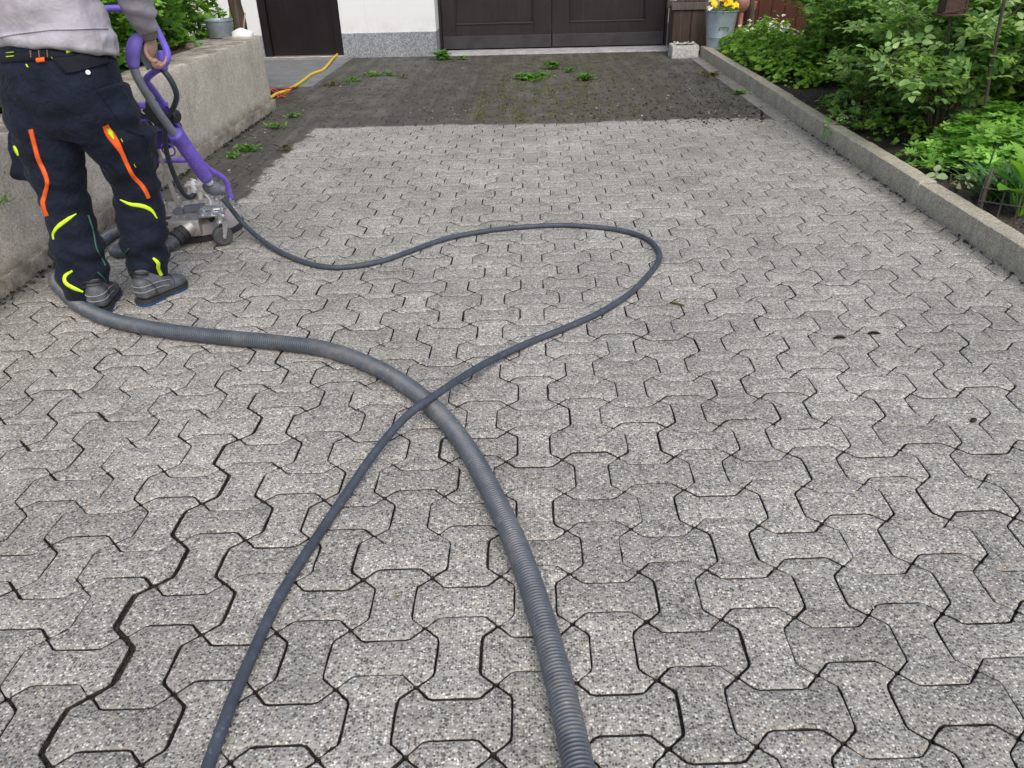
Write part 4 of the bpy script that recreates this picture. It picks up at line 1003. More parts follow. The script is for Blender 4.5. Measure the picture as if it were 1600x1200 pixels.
hdv = [B(0, -.055, 1.46), B(.05, -.04, 1.50), B(.085, .04, 1.535), B(.07, .11, 1.54), B(0, .14, 1.50), B(-.07, .11, 1.54), B(-.085, .04, 1.535), B(-.05, -.04, 1.50), B(0, -.055, 1.46)]
m.tube(catmull(hdv, .02), .028, 14); m.ell(B(0, -.075, 1.40), (.11, .05, .10), 18, 10, Matrix((rgt, fwd, Vector((0, 0, 1)))).transposed())
m2 = remesh(m, 'hood', .011, lambda p, n: .006*noise.noise(p*12), 3); m2.transform(Matrix.Translation(-base)); o = link('hood', m2, M['hoodie'], sw)
# cuff
cv = [V(226, 37, 3.462), V(229, 46, 3.48), V(232, 54, 3.495)]
m = MB(); m.tube(catmull(cv, .008), .041, 20, True); m.part('cuff', M['hood2'], sw, True)

# shoes
def shoe(heel, yaw, sc_=1.0):
    f = Vector((math.sin(yaw), math.cos(yaw), 0)); rr = Vector((f.y, -f.x, 0)); up = Vector((0, 0, 1))
    Q = lambda a, l, z: heel+(f*(l*.95)+rr*(a*1.12)+up*(z*1.12))*sc_
    def ring(l, half, zl, zh, lift=0): return (l, half, zl, zh)
    prof = [(-.006, .030, .030, .105), (.02, .041, .026, .140), (.06, .044, .024, .148), (.10, .043, .022, .132), (.14, .044, .022, .104), (.18, .049, .022, .082), (.22, .052, .022, .074), (.255, .046, .026, .066), (.285, .028, .032, .054)]
    m = MB(); n = 20; vs = []
    for l, hw, z0, z1 in prof:
        for j in range(n):
            a = 2*math.pi*j/n; x = math.cos(a); z = math.sin(a)
            tap = 1-.28*max(0, z)
            vs.append(Q(math.copysign(abs(x)**(.75 if z > 0 else .45), x)*hw*tap, l, (z0+z1)/2+math.copysign(abs(z)**(.8 if z > 0 else .35), z)*(z1-z0)/2))
    fs = [(i*n+j, i*n+(j+1) % n, (i+1)*n+(j+1) % n, (i+1)*n+j) for i in range(len(prof)-1) for j in range(n)]
    fs += [tuple(range(n)), tuple((len(prof)-1)*n+j for j in range(n))]; m.add(vs, fs)
    m.tube([Q(0, .048, .11), Q(0, .046, .150)], [.040, .034], 18)
    so_ = m.part('shoe', M['shoe'], wk, True)
    mm = so_.modifiers.new('s', 'SUBSURF'); mm.levels = 1; mm.render_levels = 2
    def outline(grow, n2=44):
        pr = [(-.014, .018), (-.008, .032), (.02, .044), (.08, .045), (.14, .043), (.19, .052), (.235, .054), (.265, .044), (.287, .026), (.295, .010)]
        L_ = [(l+(grow if l > .2 else (-grow if l < 0 else 0)), w_+grow) for l, w_ in pr]
        return [( w_, l) for l, w_ in L_]+[(-w_, l) for l, w_ in reversed(L_)]
    o1 = outline(0.002); m = MB()
    def slab(ol, z0, z1, zt):
        k = len(ol); vs = [Q(a, l, z0 if not (.085 < l < .15) else z0+zt) for a, l in ol]+[Q(a, l, z1) for a, l in ol]
        return vs, [tuple(range(k-1, -1, -1)), tuple(range(k, 2*k))]+[(i, (i+1) % k, k+(i+1) % k, k+i) for i in range(k)]
    v_, f_ = slab(outline(-.003), .0, .012, .008); m.add(v_, f_); m.part('sole', M['sole'], so_, False)
    m = MB(); v_, f_ = slab(outline(-.001), .0115, .026, 0); m.add(v_, f_); m.part('welt', M['rubber'], so_, False)
    m = MB()
    pr = [(.0305, .105, -.009), ]
    for zz in (.062, .086):
        ln = [Q(.0435, .16, zz-.012), Q(.044, .10, zz), Q(.0435, .05, zz+.003), Q(.036, .012, zz+.002), Q(.015, -.006, zz), Q(-.015, -.006, zz), Q(-.036, .012, zz+.002), Q(-.0435, .05, zz+.003)]
        m.tube(catmull(ln, .01), .0019, 6)
    m.part('stitching', M['thread'], so_)
    m = MB(); m.tube(catmull([Q(-.050, .17, .032), Q(-.044, .185, .062), Q(-.02, .19, .083), Q(.02, .19, .083), Q(.044, .185, .062), Q(.050, .17, .032)], .01), .0022, 6); m.part('seam', M['rubber'], so_); m = MB(); m.tube(catmull([Q(-.044, .07, .03), Q(-.046, .06, .075), Q(-.043, .03, .115), Q(-.02, .006, .128), Q(.02, .006, .128), Q(.043, .03, .115), Q(.046, .06, .075), Q(.044, .07, .03)], .01), .0020, 6); m.part('seam', M['rubber'], so_)
    m = MB(); m.tube(catmull([Q(-.036, .05, .135), Q(-.03, .022, .142), Q(0, .008, .144), Q(.03, .022, .142), Q(.036, .05, .135)], .01), .0065, 10); m.part('collar', M['black'], so_)
    m = MB()
    for k in range(4): m.tube([Q(-.022, .115+.018*k, .128-.010*k), Q(0, .118+.018*k, .133-.010*k), Q(.022, .115+.018*k, .128-.010*k)], .003, 6)
    m.part('laces', M['slate'], so_)
    return so_
hl = G(157, 492); hr = G(222, 478)
shoe(hl+Vector((0, 0, .0015)), R(-14), .93); shoe(hr+Vector((0, 0, .0015)), R(24), .94)
# white sock edge at the right shoe
m = MB(); m.tube([ankR+Vector((-.0, -.0, -.05)), ankR+Vector((0, 0, .02))], [.044, .044], 16); m.part('sock', M['white'], wk, True)
# ------------------------------------------------------------------ plants
OV, OVW, LOB5, LOB3, BL = T_ovate(.30), T_ovate(.40, .08, .16), T_lobed(5, 3.4, .34), T_lobed(3, 2.4, .34, .12), T_blade()
def canes(base, n, height, spread, r, seed, lean=(0, 0), start=.05, rad=.008):
    g = random.Random(seed); out = []; m = MB()
    for k in range(n):
        a = 2*math.pi*(k+g.random()*.7)/n; s = spread*(.25+.75*g.random()**.6); h = height*(.65+.4*g.random())
        b0 = Vector(base)+Vector((math.cos(a)*start*g.random(), math.sin(a)*start*g.random(), -.03))
        tip = b0+Vector((math.cos(a)*s+lean[0], math.sin(a)*s*r+lean[1], h*(1-.22*(s/spread)**2)))
        midp = b0.lerp(tip, .5)+Vector((-math.cos(a)*s*.16+g.uniform(-.05, .05), -math.sin(a)*s*.16+g.uniform(-.05, .05), h*.14))
        c = catmull([b0, midp, tip], .06); c = [q+Vector((g.gauss(0, .006), g.gauss(0, .006), 0)) for q in c]
        m.tube(c, list(np.linspace(rad, rad*.3, len(c))), 6); out.append(c)
    return m, out
def shrub(name, base, label, cat, group, leafm, n=14, height=1.1, spread=.5, rz=1., leaf=.036, seed=1, per=9, twig=.2, low=.25, tmpl=None, lean=(0, 0), canem='cane', compound=True, droop=.15, rad=.008, zmax=None):
    th_ = thing(name, base, label, cat, group)
    g = np.random.default_rng(seed)
    m, cs = canes(base, n, height, spread, rz, seed, lean, rad=rad)
    tw = MB(); pos, dr, nm, sz = [], [], [], []
    up = np.array([0, 0, 1.])
    for c in cs:
        L = len(c)
        for q in range(int(per*L/10)+3):
            t = low+(1-low)*g.random()**.8; i = min(L-1, int(t*L)); p = np.array(c[i])
            a = g.random()*2*math.pi; d = np.array([math.cos(a), math.sin(a), g.uniform(-.1, .7)]); d /= np.linalg.norm(d)
            l = twig*(.4+.8*g.random()); e = p+d*l+np.array([0, 0, -droop*l]); mid_ = p+d*l*.5+np.array([0, 0, .04*l])
            tw.tube([p, mid_, e], [rad*.28, rad*.22, rad*.15], 4)
            k = max(2, int(l/.055))
            for j in range(k):
                f = (j+1)/k; o = p*(1-f)**2+2*mid_*f*(1-f)+e*f*f
                if compound:
                    b = g.random()*2*math.pi; rd = np.array([math.cos(b), math.sin(b), g.uniform(-.25, .35)])*.6+d*.5; rd /= np.linalg.norm(rd)
                    nn = up+g.normal(0, .35, 3)+rd*.2; nn -= rd*(nn@rd); nn /= np.linalg.norm(nn); sd = np.cross(rd, nn); s_ = leaf*(.75+.5*g.random())
                    for (off, an) in ((.9, 0), (.55, 1), (.55, -1), (.12, 1), (.12, -1)):
                        ld = rd*(.35 if an else 1)+sd*an*.95; ld = ld/np.linalg.norm(ld)+np.array([0, 0, -.12])
                        pos.append(o+rd*s_*(.5+off*1.3)); dr.append(ld); nm.append(nn+g.normal(0, .16, 3)); sz.append(s_*(1.08 if not an else .92)*(.85+.3*g.random()))
                else:
                    for _ in range(3):
                        b = g.random()*2*math.pi; ld = np.array([math.cos(b), math.sin(b), g.uniform(-.4, .4)])
                        pos.append(o+g.normal(0, .012, 3)); dr.append(ld); nm.append(up+g.normal(0, .45, 3)+ld*.2); sz.append(leaf*(.6+.7*g.random()))
    m.add(tw.v, tw.f); m.part('stems', M[canem], th_)
    pos, dr, nm, sz = map(np.array, (pos, dr, nm, sz))
    if zmax: 
        k = pos[:, 2] < zmax; pos, dr, nm, sz = pos[k], dr[k], nm[k], sz[k]
    leaves('leaves', M[leafm], th_, tmpl or OV, pos, dr, nm, sz)
    return th_
def mound(name, base, label, cat, group, leafm, x0, x1, y0, y1, h, n, leaf, tmpl, seed, z0=.08, stems=True, rough=.25, petiole='stem', edge=1.0, tilt=.45):
    th_ = thing(name, base, label, cat, group); g = np.random.default_rng(seed)
    u = g.uniform(-1, 1, (n*2, 2)); u = u[(np.abs(u[:, 0])**2.6+np.abs(u[:, 1])**2.6) < 1+.15*g.normal(size=len(u))][:n]
    X = (x0+x1)/2+u[:, 0]*(x1-x0)/2; Y = (y0+y1)/2+u[:, 1]*(y1-y0)/2
    rr = np.clip((np.abs(u[:, 0])**2.6+np.abs(u[:, 1])**2.6), 0, 1.2)
    cl = np.array([noise.noise(Vector((x*3.2, y*3.2, seed)))+.6*noise.noise(Vector((x*8, y*8, seed*2.))) for x, y in zip(X, Y)])
    top = h*(np.sqrt(np.clip(1-rr*.93*edge, .03, 1))*(.78+.45*cl)); dep = g.random(len(X))**1.8
    Z = z0+np.maximum(.02, top*(1-dep*.75))
    pos = np.column_stack([X, Y, Z])
    out = np.column_stack([u[:, 0], u[:, 1], np.zeros(len(u))]); a = g.uniform(0, 2*math.pi, len(u))
    dr = np.column_stack([np.cos(a), np.sin(a), g.uniform(-.35, .25, len(u))])*.8+out*.8
    nm = np.array([0, 0, 1.])+out*.65*rr[:, None]+g.normal(0, tilt*.8, (len(u), 3))
    sz = leaf*(.55+.8*g.random(len(u)))
    if stems:
        m = MB()
        for i in range(0, len(pos), 4):
            b0 = np.array([(x0+x1)/2+u[i, 0]*(x1-x0)*.38, (y0+y1)/2+u[i, 1]*(y1-y0)*.38, z0-.03]); m.tube([b0, (b0+pos[i])/2+np.array([0, 0, .03]), pos[i]], [.003, .0025, .0016], 4, False)
        m.part('stems', M[petiole], th_)
    leaves('leaves', M[leafm], th_, tmpl, pos, dr, nm, sz)
    return th_, pos, nm
def florets(name, mat, parent, pts_, size, petals, seed, up=1.0):
    for k, q in enumerate(pts_): floret(name, mat, parent, [q], size, petals, seed+k, up)
def floret(name, mat, parent, pts_, size, petals, seed, up=1.0):
    g = np.random.default_rng(seed); pos, dr, nm, sz = [], [], [], []
    for p in pts_:
        n_ = np.array([g.normal(0, .35), g.normal(-.25, .35), up]); n_ /= np.linalg.norm(n_); a0 = g.random()*6
        e1 = np.cross(n_, [1, 0, 0]); e1 /= np.linalg.norm(e1); e2 = np.cross(n_, e1)
        for k in range(petals):
            a = a0+2*math.pi*k/petals; d = e1*math.cos(a)+e2*math.sin(a)+n_*.25
            pos.append(np.array(p)+n_*.004*(k % 2)); dr.append(d); nm.append(n_); sz.append(size*(.8+.4*g.random()))
    return leaves(name, mat, parent, T_ovate(.5, .12, .2), pos, dr, nm, sz)

# right bed, front to back
RG = 'shrubs in the planted bed beside the kerb'
shrub('rose_bush', (2.86, 6.75, .09), 'dark green leafy rose bush behind the bare soil patch in the right bed', 'rose bush', RG, 'leaf_rose', 24, 1.25, .66, 1.0, .044, 11, 17, .26, .20, rad=.009)
shrub('rose_bush', (2.86, 5.55, .09), 'grey green rose bush leaning towards the kerb left of the lantern rod', 'rose bush', RG, 'leaf_glauc', 20, .95, .58, 1.0, .054, 12, 12, .22, .26, rad=.008, lean=(-.04, -.05))
shrub('broad_leaved_shrub', (3.42, 5.65, .09), 'bright broad leaved shrub between the two thin rods', 'shrub', RG, 'leaf_big', 22, 1.35, .70, 1.0, .072, 13, 13, .26, .10, OVW, compound=False, rad=.010)
shrub('broad_leaved_shrub', (3.05, 8.3, .09), 'tall dense shrub behind the dark green rose bush', 'shrub', RG, 'leaf_big', 22, 1.7, .75, 1.0, .060, 14, 15, .26, .08, OVW, compound=False, rad=.011)
shrub('broad_leaved_shrub', (4.1, 7.3, .09), 'large pale shrub at the back of the bed behind the lantern', 'shrub', RG, 'leaf_big', 18, 1.75, .85, 1.0, .055, 15, 11, .28, .06, OVW, compound=False, rad=.012)
shrub('broad_leaved_shrub', (4.15, 5.0, .09), 'loose shrub behind the wire mesh at the right picture edge', 'shrub', RG, 'leaf_glauc', 9, 1.2, .5, 1.0, .05, 16, 7, .26, .10, OVW, compound=False, rad=.009)
shrub('rose_sprig', (2.62, 6.05, .09), 'low rose sprig with pale leaves lying over the kerb edge', 'rose sprig', RG, 'leaf_glauc', 4, .12, .34, .5, .034, 17, 14, .10, .35, rad=.004, lean=(-.20, 0))
shrub('broad_leaved_shrub', (3.9, 10.0, .09), 'leafy shrub growing in front of the red brown boards', 'shrub', RG, 'leaf_big', 14, 1.5, .62, 1.0, .05, 18, 10, .26, .05, OVW, compound=False, rad=.01)
th_, gp_, gn_ = mound('ground_cover', (2.80, 9.2, .09), 'low lime green ground cover with small white flowers along the far kerb', 'ground cover', None, 'leaf_lime', 2.36, 3.25, 7.75, 10.95, .43, 4400, .055, OVW, 21, tilt=.5)
g_ = np.random.default_rng(5)
sel = [p+np.array([0, 0, .035]) for p in gp_[g_.choice(len(gp_), 900, False)] if p[2] > .36 and p[1] > 9.0][:70]
florets('flower', M['petal_w'], th_, sel, .021, 5, 31)
mound('cranesbill', (2.95, 4.85, .09), 'light green cranesbill mound with lobed leaves around the foot of the rods', 'cranesbill', None, 'leaf_cran', 2.56, 3.45, 4.45, 5.3, .36, 1300, .062, LOB5, 22, tilt=.4)
mound('cranesbill_seedling', (2.55, 4.95, .09), 'small cranesbill seedling beside the kerb left of the larger mound', 'cranesbill', None, 'leaf_cran', 2.38, 2.66, 4.72, 5.15, .17, 110, .045, LOB5, 24, tilt=.5)
mound('ground_ivy', (2.75, 5.9, .09), 'sparse dark weeds on the soil under the rose bushes', 'weeds', None, 'leaf_big', 2.42, 3.3, 5.2, 7.2, .22, 700, .052, OVW, 25, tilt=.6)
mound('variegated_creeper', (2.52, 4.5, .09), 'small creeper with cream edged leaves beside the kerb notch', 'creeper', None, 'leaf_white', 2.40, 2.64, 4.36, 4.70, .12, 26, .050, OVW, 26, tilt=.7)
shrub('rose_bush', (2.62, 6.25, .09), 'young rose bush with thin upright stems close to the kerb', 'rose bush', RG, 'leaf_glauc', 8, .62, .30, 1.2, .046, 111, 9, .16, .34, rad=.006)
shrub('rose_bush', (3.3, 6.5, .09), 'rose bush filling the gap between the dark bush and the lantern', 'rose bush', RG, 'leaf_rose', 18, 1.15, .55, 1.0, .048, 112, 14, .24, .15, rad=.008)
shrub('broad_leaved_shrub', (3.35, 7.6, .09), 'leafy shrub right behind the dark green rose bush', 'shrub', RG, 'leaf_big', 16, 1.2, .55, 1.0, .058, 113, 13, .24, .08, OVW, compound=False, rad=.009)
# hosta
hb = Vector((2.585, 3.98, .09)); ht = thing('hosta', hb, 'broad leaved yellow green hosta behind the little wire border', 'hosta')
pos, dr, nm, sz = [], [], [], []; m = MB()
for k in range(15):
    a = k*2.4; e = .25+.05*k; d = np.array([math.cos(a), math.sin(a), 0])
    p = np.array(hb)+d*(.02+.05*(k/15))+np.array([0, 0, .08+.10*(1-k/15)]); m.tube([np.array(hb)+d*.01-np.array([0, 0, .03]), p], [.006, .004], 6)
    pos.append(p); dr.append(d*(.45+.04*k)+np.array([0, 0, 1.0-.05*k])); nm.append(np.array([0, 0, 1.])-d*.9*(1-.04*k)); sz.append(.17+.04*math.sin(k*1.7))
m.part('stems', M['leaf_hosta'], ht); leaves('leaves', M['leaf_hosta'], ht, T_ovate(.34, .10, .15), pos, dr, nm, sz)
# grass tufts
def tuft(base, label, n, L, seed, mat='blade', group=None, name='grass_tuft', spread=.05, cat='grass tuft', lean=(0, 0)):
    g = np.random.default_rng(seed); b = np.array(base)
    pos = b+np.column_stack([g.normal(0, spread, n), g.normal(0, spread, n), np.zeros(n)]); a = g.uniform(0, 6.28, n)
    dr = np.column_stack([np.cos(a)*g.uniform(.2, 1.1, n)+lean[0], np.sin(a)*g.uniform(.2, 1.1, n)+lean[1], np.full(n, .75)])
    nm = np.column_stack([-np.cos(a), -np.sin(a), np.full(n, .8)])
    VV, lo, co = leafmesh(name, BL, pos, dr, nm, L*(.5+.7*g.random(n)), np.full(n, .9))
    o = link(name, rmesh(name, VV, lo, co, base, True), M[mat]); o.location = base; return tag(o, label, cat, group)
tuft((2.60, 4.20, .09), 'clump of thin grass blades beside the kerb in front of the cranesbill', 120, .26, 41, lean=(-.25, .1), spread=.06)
tuft((2.78, 4.36, .09), 'fine grass clump right behind the wire border end', 60, .22, 42, lean=(.1, 0), spread=.05)
n = 5200; gx = np.column_stack([rng.uniform(3.6, 6.6, n), rng.uniform(3.2, 8.2, n), np.full(n, .07)]); a = rng.uniform(0, 6.28, n)
VV, lo, co = leafmesh('long_grass', BL, gx, np.column_stack([np.cos(a)*.6, np.sin(a)*.6, np.ones(n)]), np.column_stack([-np.cos(a), -np.sin(a), np.ones(n)*.6]), rng.uniform(.08, .22, n), np.full(n, 1.3))
o = link('long_grass', rmesh('long_grass', VV, lo, co), M['blade']); tag(o, 'rough grass behind the wire mesh fence at the right', 'grass', kind='stuff')

# raised bed on the left
LG = 'leafy plants in the raised bed behind the concrete wall'
def bedplant(base, h, sp, seed, label, n, per, leaf=.05, tm=LOB3, mat='leaf_wall', rz=1.0):
    return shrub('leafy_plant', base, label, 'leafy plant', LG, mat, n, h, sp, rz, leaf, seed, per, .22, .02, tm, compound=False, canem='stem', rad=.006)
bedplant((-3.08, 5.15, .56), .72, .40, 51, 'leafy plant just left of the purple handle above the wall', 18, 12)
bedplant((-3.12, 6.0, .56), .85, .44, 52, 'dense leafy plant behind the wall right of the worker\'s sleeve', 22, 13)
bedplant((-3.25, 6.9, .56), .88, .45, 53, 'dark leafy plant beside the dark gap at the wall top', 22, 12, .055)
bedplant((-3.55, 8.0, .40), .90, .50, 54, 'leafy plant hanging over the zinc pot', 20, 12, .055)
bedplant((-3.05, 4.3, .56), .55, .34, 55, 'leafy plant hidden mostly by the worker\'s sweatshirt', 12, 9)
bedplant((-2.98, 3.62, .56), .30, .22, 56, 'small leafy plant on the wall left of the worker', 8, 8, .045)
bedplant((-3.75, 5.6, .56), 1.15, .55, 57, 'taller leafy plant at the back of the raised bed', 18, 11, .055)
bedplant((-3.95, 7.1, .56), 1.2, .6, 58, 'tall dark plant at the back near the zinc pot', 18, 11, .055, mat='leaf_big')
bedplant((-4.3, 9.6, .02), 1.5, .6, 59, 'shrub standing beside the white house wall', 18, 10, .055, OVW, 'leaf_big')
shrub_n = [(-3.65, -2.80, 4.55, 5.55, .62, 900, 'leafy clump overhanging the wall top beside the purple handle', 151), (-3.75, -2.90, 5.55, 6.6, .72, 1100, 'broad leafy clump behind the wall between the sleeve and the rotten board', 152), (-4.1, -3.0, 6.9, 7.7, .85, 1000, 'leafy clump behind the rotten board and pinkish stone', 153)]
for x0_, x1_, y0_, y1_, h_, n_, lab, sd in shrub_n:
    mound('leafy_clump', ((x0_+x1_)/2, (y0_+y1_)/2, .56), lab, 'leafy plant', LG, 'leaf_wall', x0_, x1_, y0_, y1_, h_, n_, .085, LOB3, sd, .56, tilt=.6)
mound('leafy_clump', (-3.55, 8.9, .3), 'round leafy clump above and behind the zinc pot', 'leafy plant', LG, 'leaf_wall', -4.1, -3.05, 8.45, 9.3, .95, 1000, .08, LOB3, 154, .25, tilt=.6)
# plants clinging to the wall face at the far left
tuft((-2.45, 3.50, .38), 'small fern like tuft growing from the wall face at the left edge', 22, .07, 61, 'weed', spread=.02, cat='weed', name='wall_weed', lean=(.5, 0))

# ------------------------------------------------------------------ weeds, moss and litter on the paving
WG = 'weeds growing in the paving joints'
def weed(x, y, r, n, label, seed, lf=.05, mat='weed', h=.5):
    p = G(x, y, 0); g = np.random.default_rng(seed); b = np.array(p)
    rr = np.abs(g.normal(0, r*.5, n)); a = g.uniform(0, 6.28, n)
    pos = b+np.column_stack([np.cos(a)*rr*1.2, np.sin(a)*rr*.8, .004+h*.05*g.random(n)])
    a2 = g.uniform(0, 6.28, n); dr = np.column_stack([np.cos(a2), np.sin(a2), g.uniform(.05, 1.0, n)]); nm = np.column_stack([-np.cos(a2)*.4, -np.sin(a2)*.4, np.ones(n)])+g.normal(0, .2, (n, 3))
    VV, lo, co = leafmesh('weed', T_ovate(.20, .05, .25), pos, dr, nm, lf*(.5+.8*g.random(n)))
    o = link('weed', rmesh('weed', VV, lo, co, p, True), M[mat]); o.location = p; tag(o, label, 'weed', WG)
weed(692, 93, .13, 190, 'bushy weed at the left corner of the garage threshold', 71, .08, h=1.6)
weed(723, 93, .05, 40, 'smaller weed just right of the bushy one by the threshold', 72, .06)
weed(824, 124, .17, 150, 'largest green weed patch in the middle of the uncleaned paving', 73, .075)
weed(848, 121, .10, 70, 'weed spreading right of the largest green patch', 79, .06)
weed(864, 108, .10, 80, 'upright weed behind the largest green patch', 74, .075, h=1.2)
weed(890, 113, .07, 50, 'thin weed between the upright weed and the bright tuft', 75, .055)
weed(914, 126, .10, 75, 'bright weed tuft at the right of the middle weeds', 76, .07, h=.9)
weed(1112, 119, .20, 90, 'flat brownish weed patch near the kerb', 77, .05, 'moss')
weed(1155, 148, .08, 45, 'pale weed tuft at the foot of the kerb', 78, .055)
weed(456, 184, .07, 45, 'small weed nearest the end of the concrete wall', 81, .05)
weed(431, 201, .08, 50, 'small weed second from the wall end', 82, .05)
weed(387, 236, .10, 80, 'weed near the machine in the dark strip', 83, .055)
weed(366, 247, .07, 40, 'faint weed beside the machine handle in the dark strip', 84, .045)
weed(446, 235, .07, 28, 'flat weed close to the cleaned edge', 85, .045, 'moss')
weed(520, 134, .11, 55, 'weed left of the row under the plinth', 86, .05, 'moss')
weed(552, 127, .11, 60, 'middle weed of the row under the plinth', 87, .05)
weed(583, 119, .10, 60, 'greenest weed of the row under the plinth', 88, .055)
weed(606, 118, .08, 40, 'right weed of the row under the plinth', 89, .05)
weed(628, 122, .08, 34, 'pale moss patch right of the plinth row', 90, .045, 'moss')
weed(1400, 0, .01, 3, 'x', 99) if False else None
# moss cushions following the joints
n = 1700; P = []
k = 0
while len(P) < n and k < 90000:
    k += 1
    x, y = random.uniform(700, 1010), random.uniform(100, 192)
    w_ = max(math.exp(-((x-cx_)/17)**2) for cx_ in (752, 787, 822, 850, 880, 912))*(1 if y > 118 else .4)*(.45 if x < 775 else 1)*(1 if x < 870 else .55)
    if noise.noise(Vector((x*.03, y*.06, 3)))+.25 < random.random()*1.1 or random.random() > w_: continue
    p = G(x, y, .001); ii = (p.x+.257)/.1742
    if abs((ii % 1)-.5) < .20 and random.random() < .8: continue
    P.append(p)
for _ in range(1500):
    x, y = random.uniform(440, 1180), random.uniform(98, 190); p = G(x, y, .001); P.append(p)
P = np.array([tuple(p) for p in P]); n = len(P); a = rng.uniform(0, 6.28, n)
VV, lo, co = leafmesh('moss', T_ovate(.3), P, np.column_stack([np.cos(a), np.sin(a), rng.uniform(.2, 1.2, n)]), np.column_stack([-np.cos(a)*.3, -np.sin(a)*.3, np.ones(n)]), rng.uniform(.008, .022, n))
o = link('moss', rmesh('moss', VV, lo, co), M['moss']); tag(o, 'yellow green moss in the joints of the uncleaned paving', 'moss', kind='stuff')
# petals, straw and dry bits
P = []
for _ in range(260): P.append(G(random.uniform(400, 1200), random.triangular(95, 195, 180), .003))
for _ in range(120): P.append(G(random.gauss(1190, 40), random.gauss(182, 8), .004))
for _ in range(40): P.append(G(random.uniform(340, 470), random.uniform(190, 300), .003))
for _ in range(45): P.append(G(random.uniform(0, 1600), random.uniform(260, 1190), .003))
P = np.array([tuple(p) for p in P]); n = len(P); a = rng.uniform(0, 6.28, n)
VV, lo, co = leafmesh('litter', T_ovate(.28, .1, .1), P, np.column_stack([np.cos(a), np.sin(a), rng.uniform(-.05, .3, n)]), np.column_stack([rng.normal(0, .3, n), rng.normal(0, .3, n), np.ones(n)]), rng.uniform(.010, .030, n)*np.where(P[:, 1] < 4.5, .5, 1))
o = link('leaf_litter', rmesh('leaf_litter', VV, lo, co), M['litter']); tag(o, 'dry petals and bits scattered over the paving', 'litter', kind='stuff')
P = []
for _ in range(900):
    x = random.gauss(1080, 110); P.append(G(min(max(x, 500), 1190), random.triangular(100, 196, 185), .002))
for _ in range(500):
    y = random.uniform(2.4, 7.6); P.append(Vector((WX+.03+abs(random.gauss(0, .03)), y, .004)))
for _ in range(130):
    y = random.uniform(2.2, 7.0); P.append(Vector((KX-.004-abs(random.gauss(0, .012)), y, .003)))
P = np.array([tuple(p) for p in P]); n = len(P); a = rng.uniform(0, 6.28, n)
VV, lo, co = leafmesh('crumbs', T_ovate(.4, .2, .2), P, np.column_stack([np.cos(a), np.sin(a), rng.uniform(-.1, .5, n)]), np.column_stack([rng.normal(0, .5, n), rng.normal(0, .5, n), np.ones(n)]), rng.uniform(.008, .026, n))
o = link('soil_crumbs', rmesh('soil_crumbs', VV, lo, co), M['mulch']); tag(o, 'dark soil crumbs on the uncleaned paving and along the edges', 'soil', kind='stuff')
def twig(x, y, L, ang, label, r=.006, mat='mulch'):
    p = G(x, y, .006); d = Vector((math.cos(ang), math.sin(ang), 0)); m = MB()
    c = catmull([p-d*L/2, p+Vector((0, .004, .003)), p+d*L/2+Vector((0, 0, .001))], .006); m.tube(c, list(np.interp(np.linspace(0, 1, len(c)), [0, .2, .8, 1], [r*.4, r, r*.9, r*.3])), 8)
    m.top('twig', M[mat], (p.x, p.y, 0), label, 'twig', 'bits of twig on the cleaned paving')
twig(1312, 528, .050, .05, 'dark twig bit, left of the pair on the cleaned paving'); twig(1366, 521, .048, -.1, 'dark twig bit, right of the pair on the cleaned paving'); twig(1522, 658, .020, .3, 'tiny dark crumb near the right picture edge', .008)
twig(1058, 476, .07, -.5, 'thin greenish twig just right of the hose loop', .004, 'moss')

# ------------------------------------------------------------------ things around the house
def planks(m, x0, x1, y, z0, z1, n, th=.025):
    w_ = (x1-x0)/n
    for k in range(n): m.cbox((x0+w_*(k+.5), y+random.uniform(-.003, .003), (z0+z1)/2), (w_-.006, th, z1-z0), .004)
wb = thing('wooden_planter', (2.14, 11.12, 0), 'tall weathered wooden planter box right of the garage door', 'planter')
m = MB(); planks(m, 1.905, 2.365, 10.98, .09, .56, 2, .03); planks(m, 1.905, 2.365, 11.30, .09, .56, 2, .03); m.cbox((1.915, 11.14, .33), (.03, .29, .47), .004); m.cbox((2.355, 11.14, .33), (.03, .29, .47), .004); m.part('boards', M['oldwood'], wb, False)
m = MB(); m.cbox((2.135, 10.955, .575), (.53, .03, .085), .005); m.part('rail', M['greywood'], wb, False); m = MB(); m.cbox((2.135, 11.325, .575), (.53, .03, .085), .005); m.part('rail', M['greywood'], wb, False)
m = MB(); planks(m, 1.93, 2.34, 10.975, .62, .95, 3, .026); m.bx(1.93, 2.34, 11.0, 11.28, .50, .585); m.part('upper_boards', M['oldwood'], wb, False)
tr_ = thing('stone_trough', (2.03, 10.76, 0), 'low pale stone trough filled with dark soil below the wooden planter', 'trough')
m = MB(); x0, x1, y0, y1 = 1.862, 2.20, 10.62, 10.92
rough_block(m, x0, x1, y0, y0+.05, -.02, .15, .05, .004, .01, 31); rough_block(m, x0, x1, y1-.05, y1, -.02, .15, .05, .004, .01, 32); rough_block(m, x0, x0+.05, y0+.052, y1-.052, -.02, .15, .05, .004, .01, 33); rough_block(m, x1-.05, x1, y0+.052, y1-.052, -.02, .15, .05, .004, .01, 34)
m.part('basin', M['stonewhite'], tr_, 50)
m = grid(x0+.045, x1-.045, y0+.045, y1-.045, .135, .02, .02, 20); m.part('soil', M['soil'], tr_, True)
florets('flower', M['petal_w'], tr_, [np.array([random.uniform(x0+.06, x1-.05), random.uniform(y0+.06, y1-.06), .165]) for _ in range(9)], .016, 5, 33)
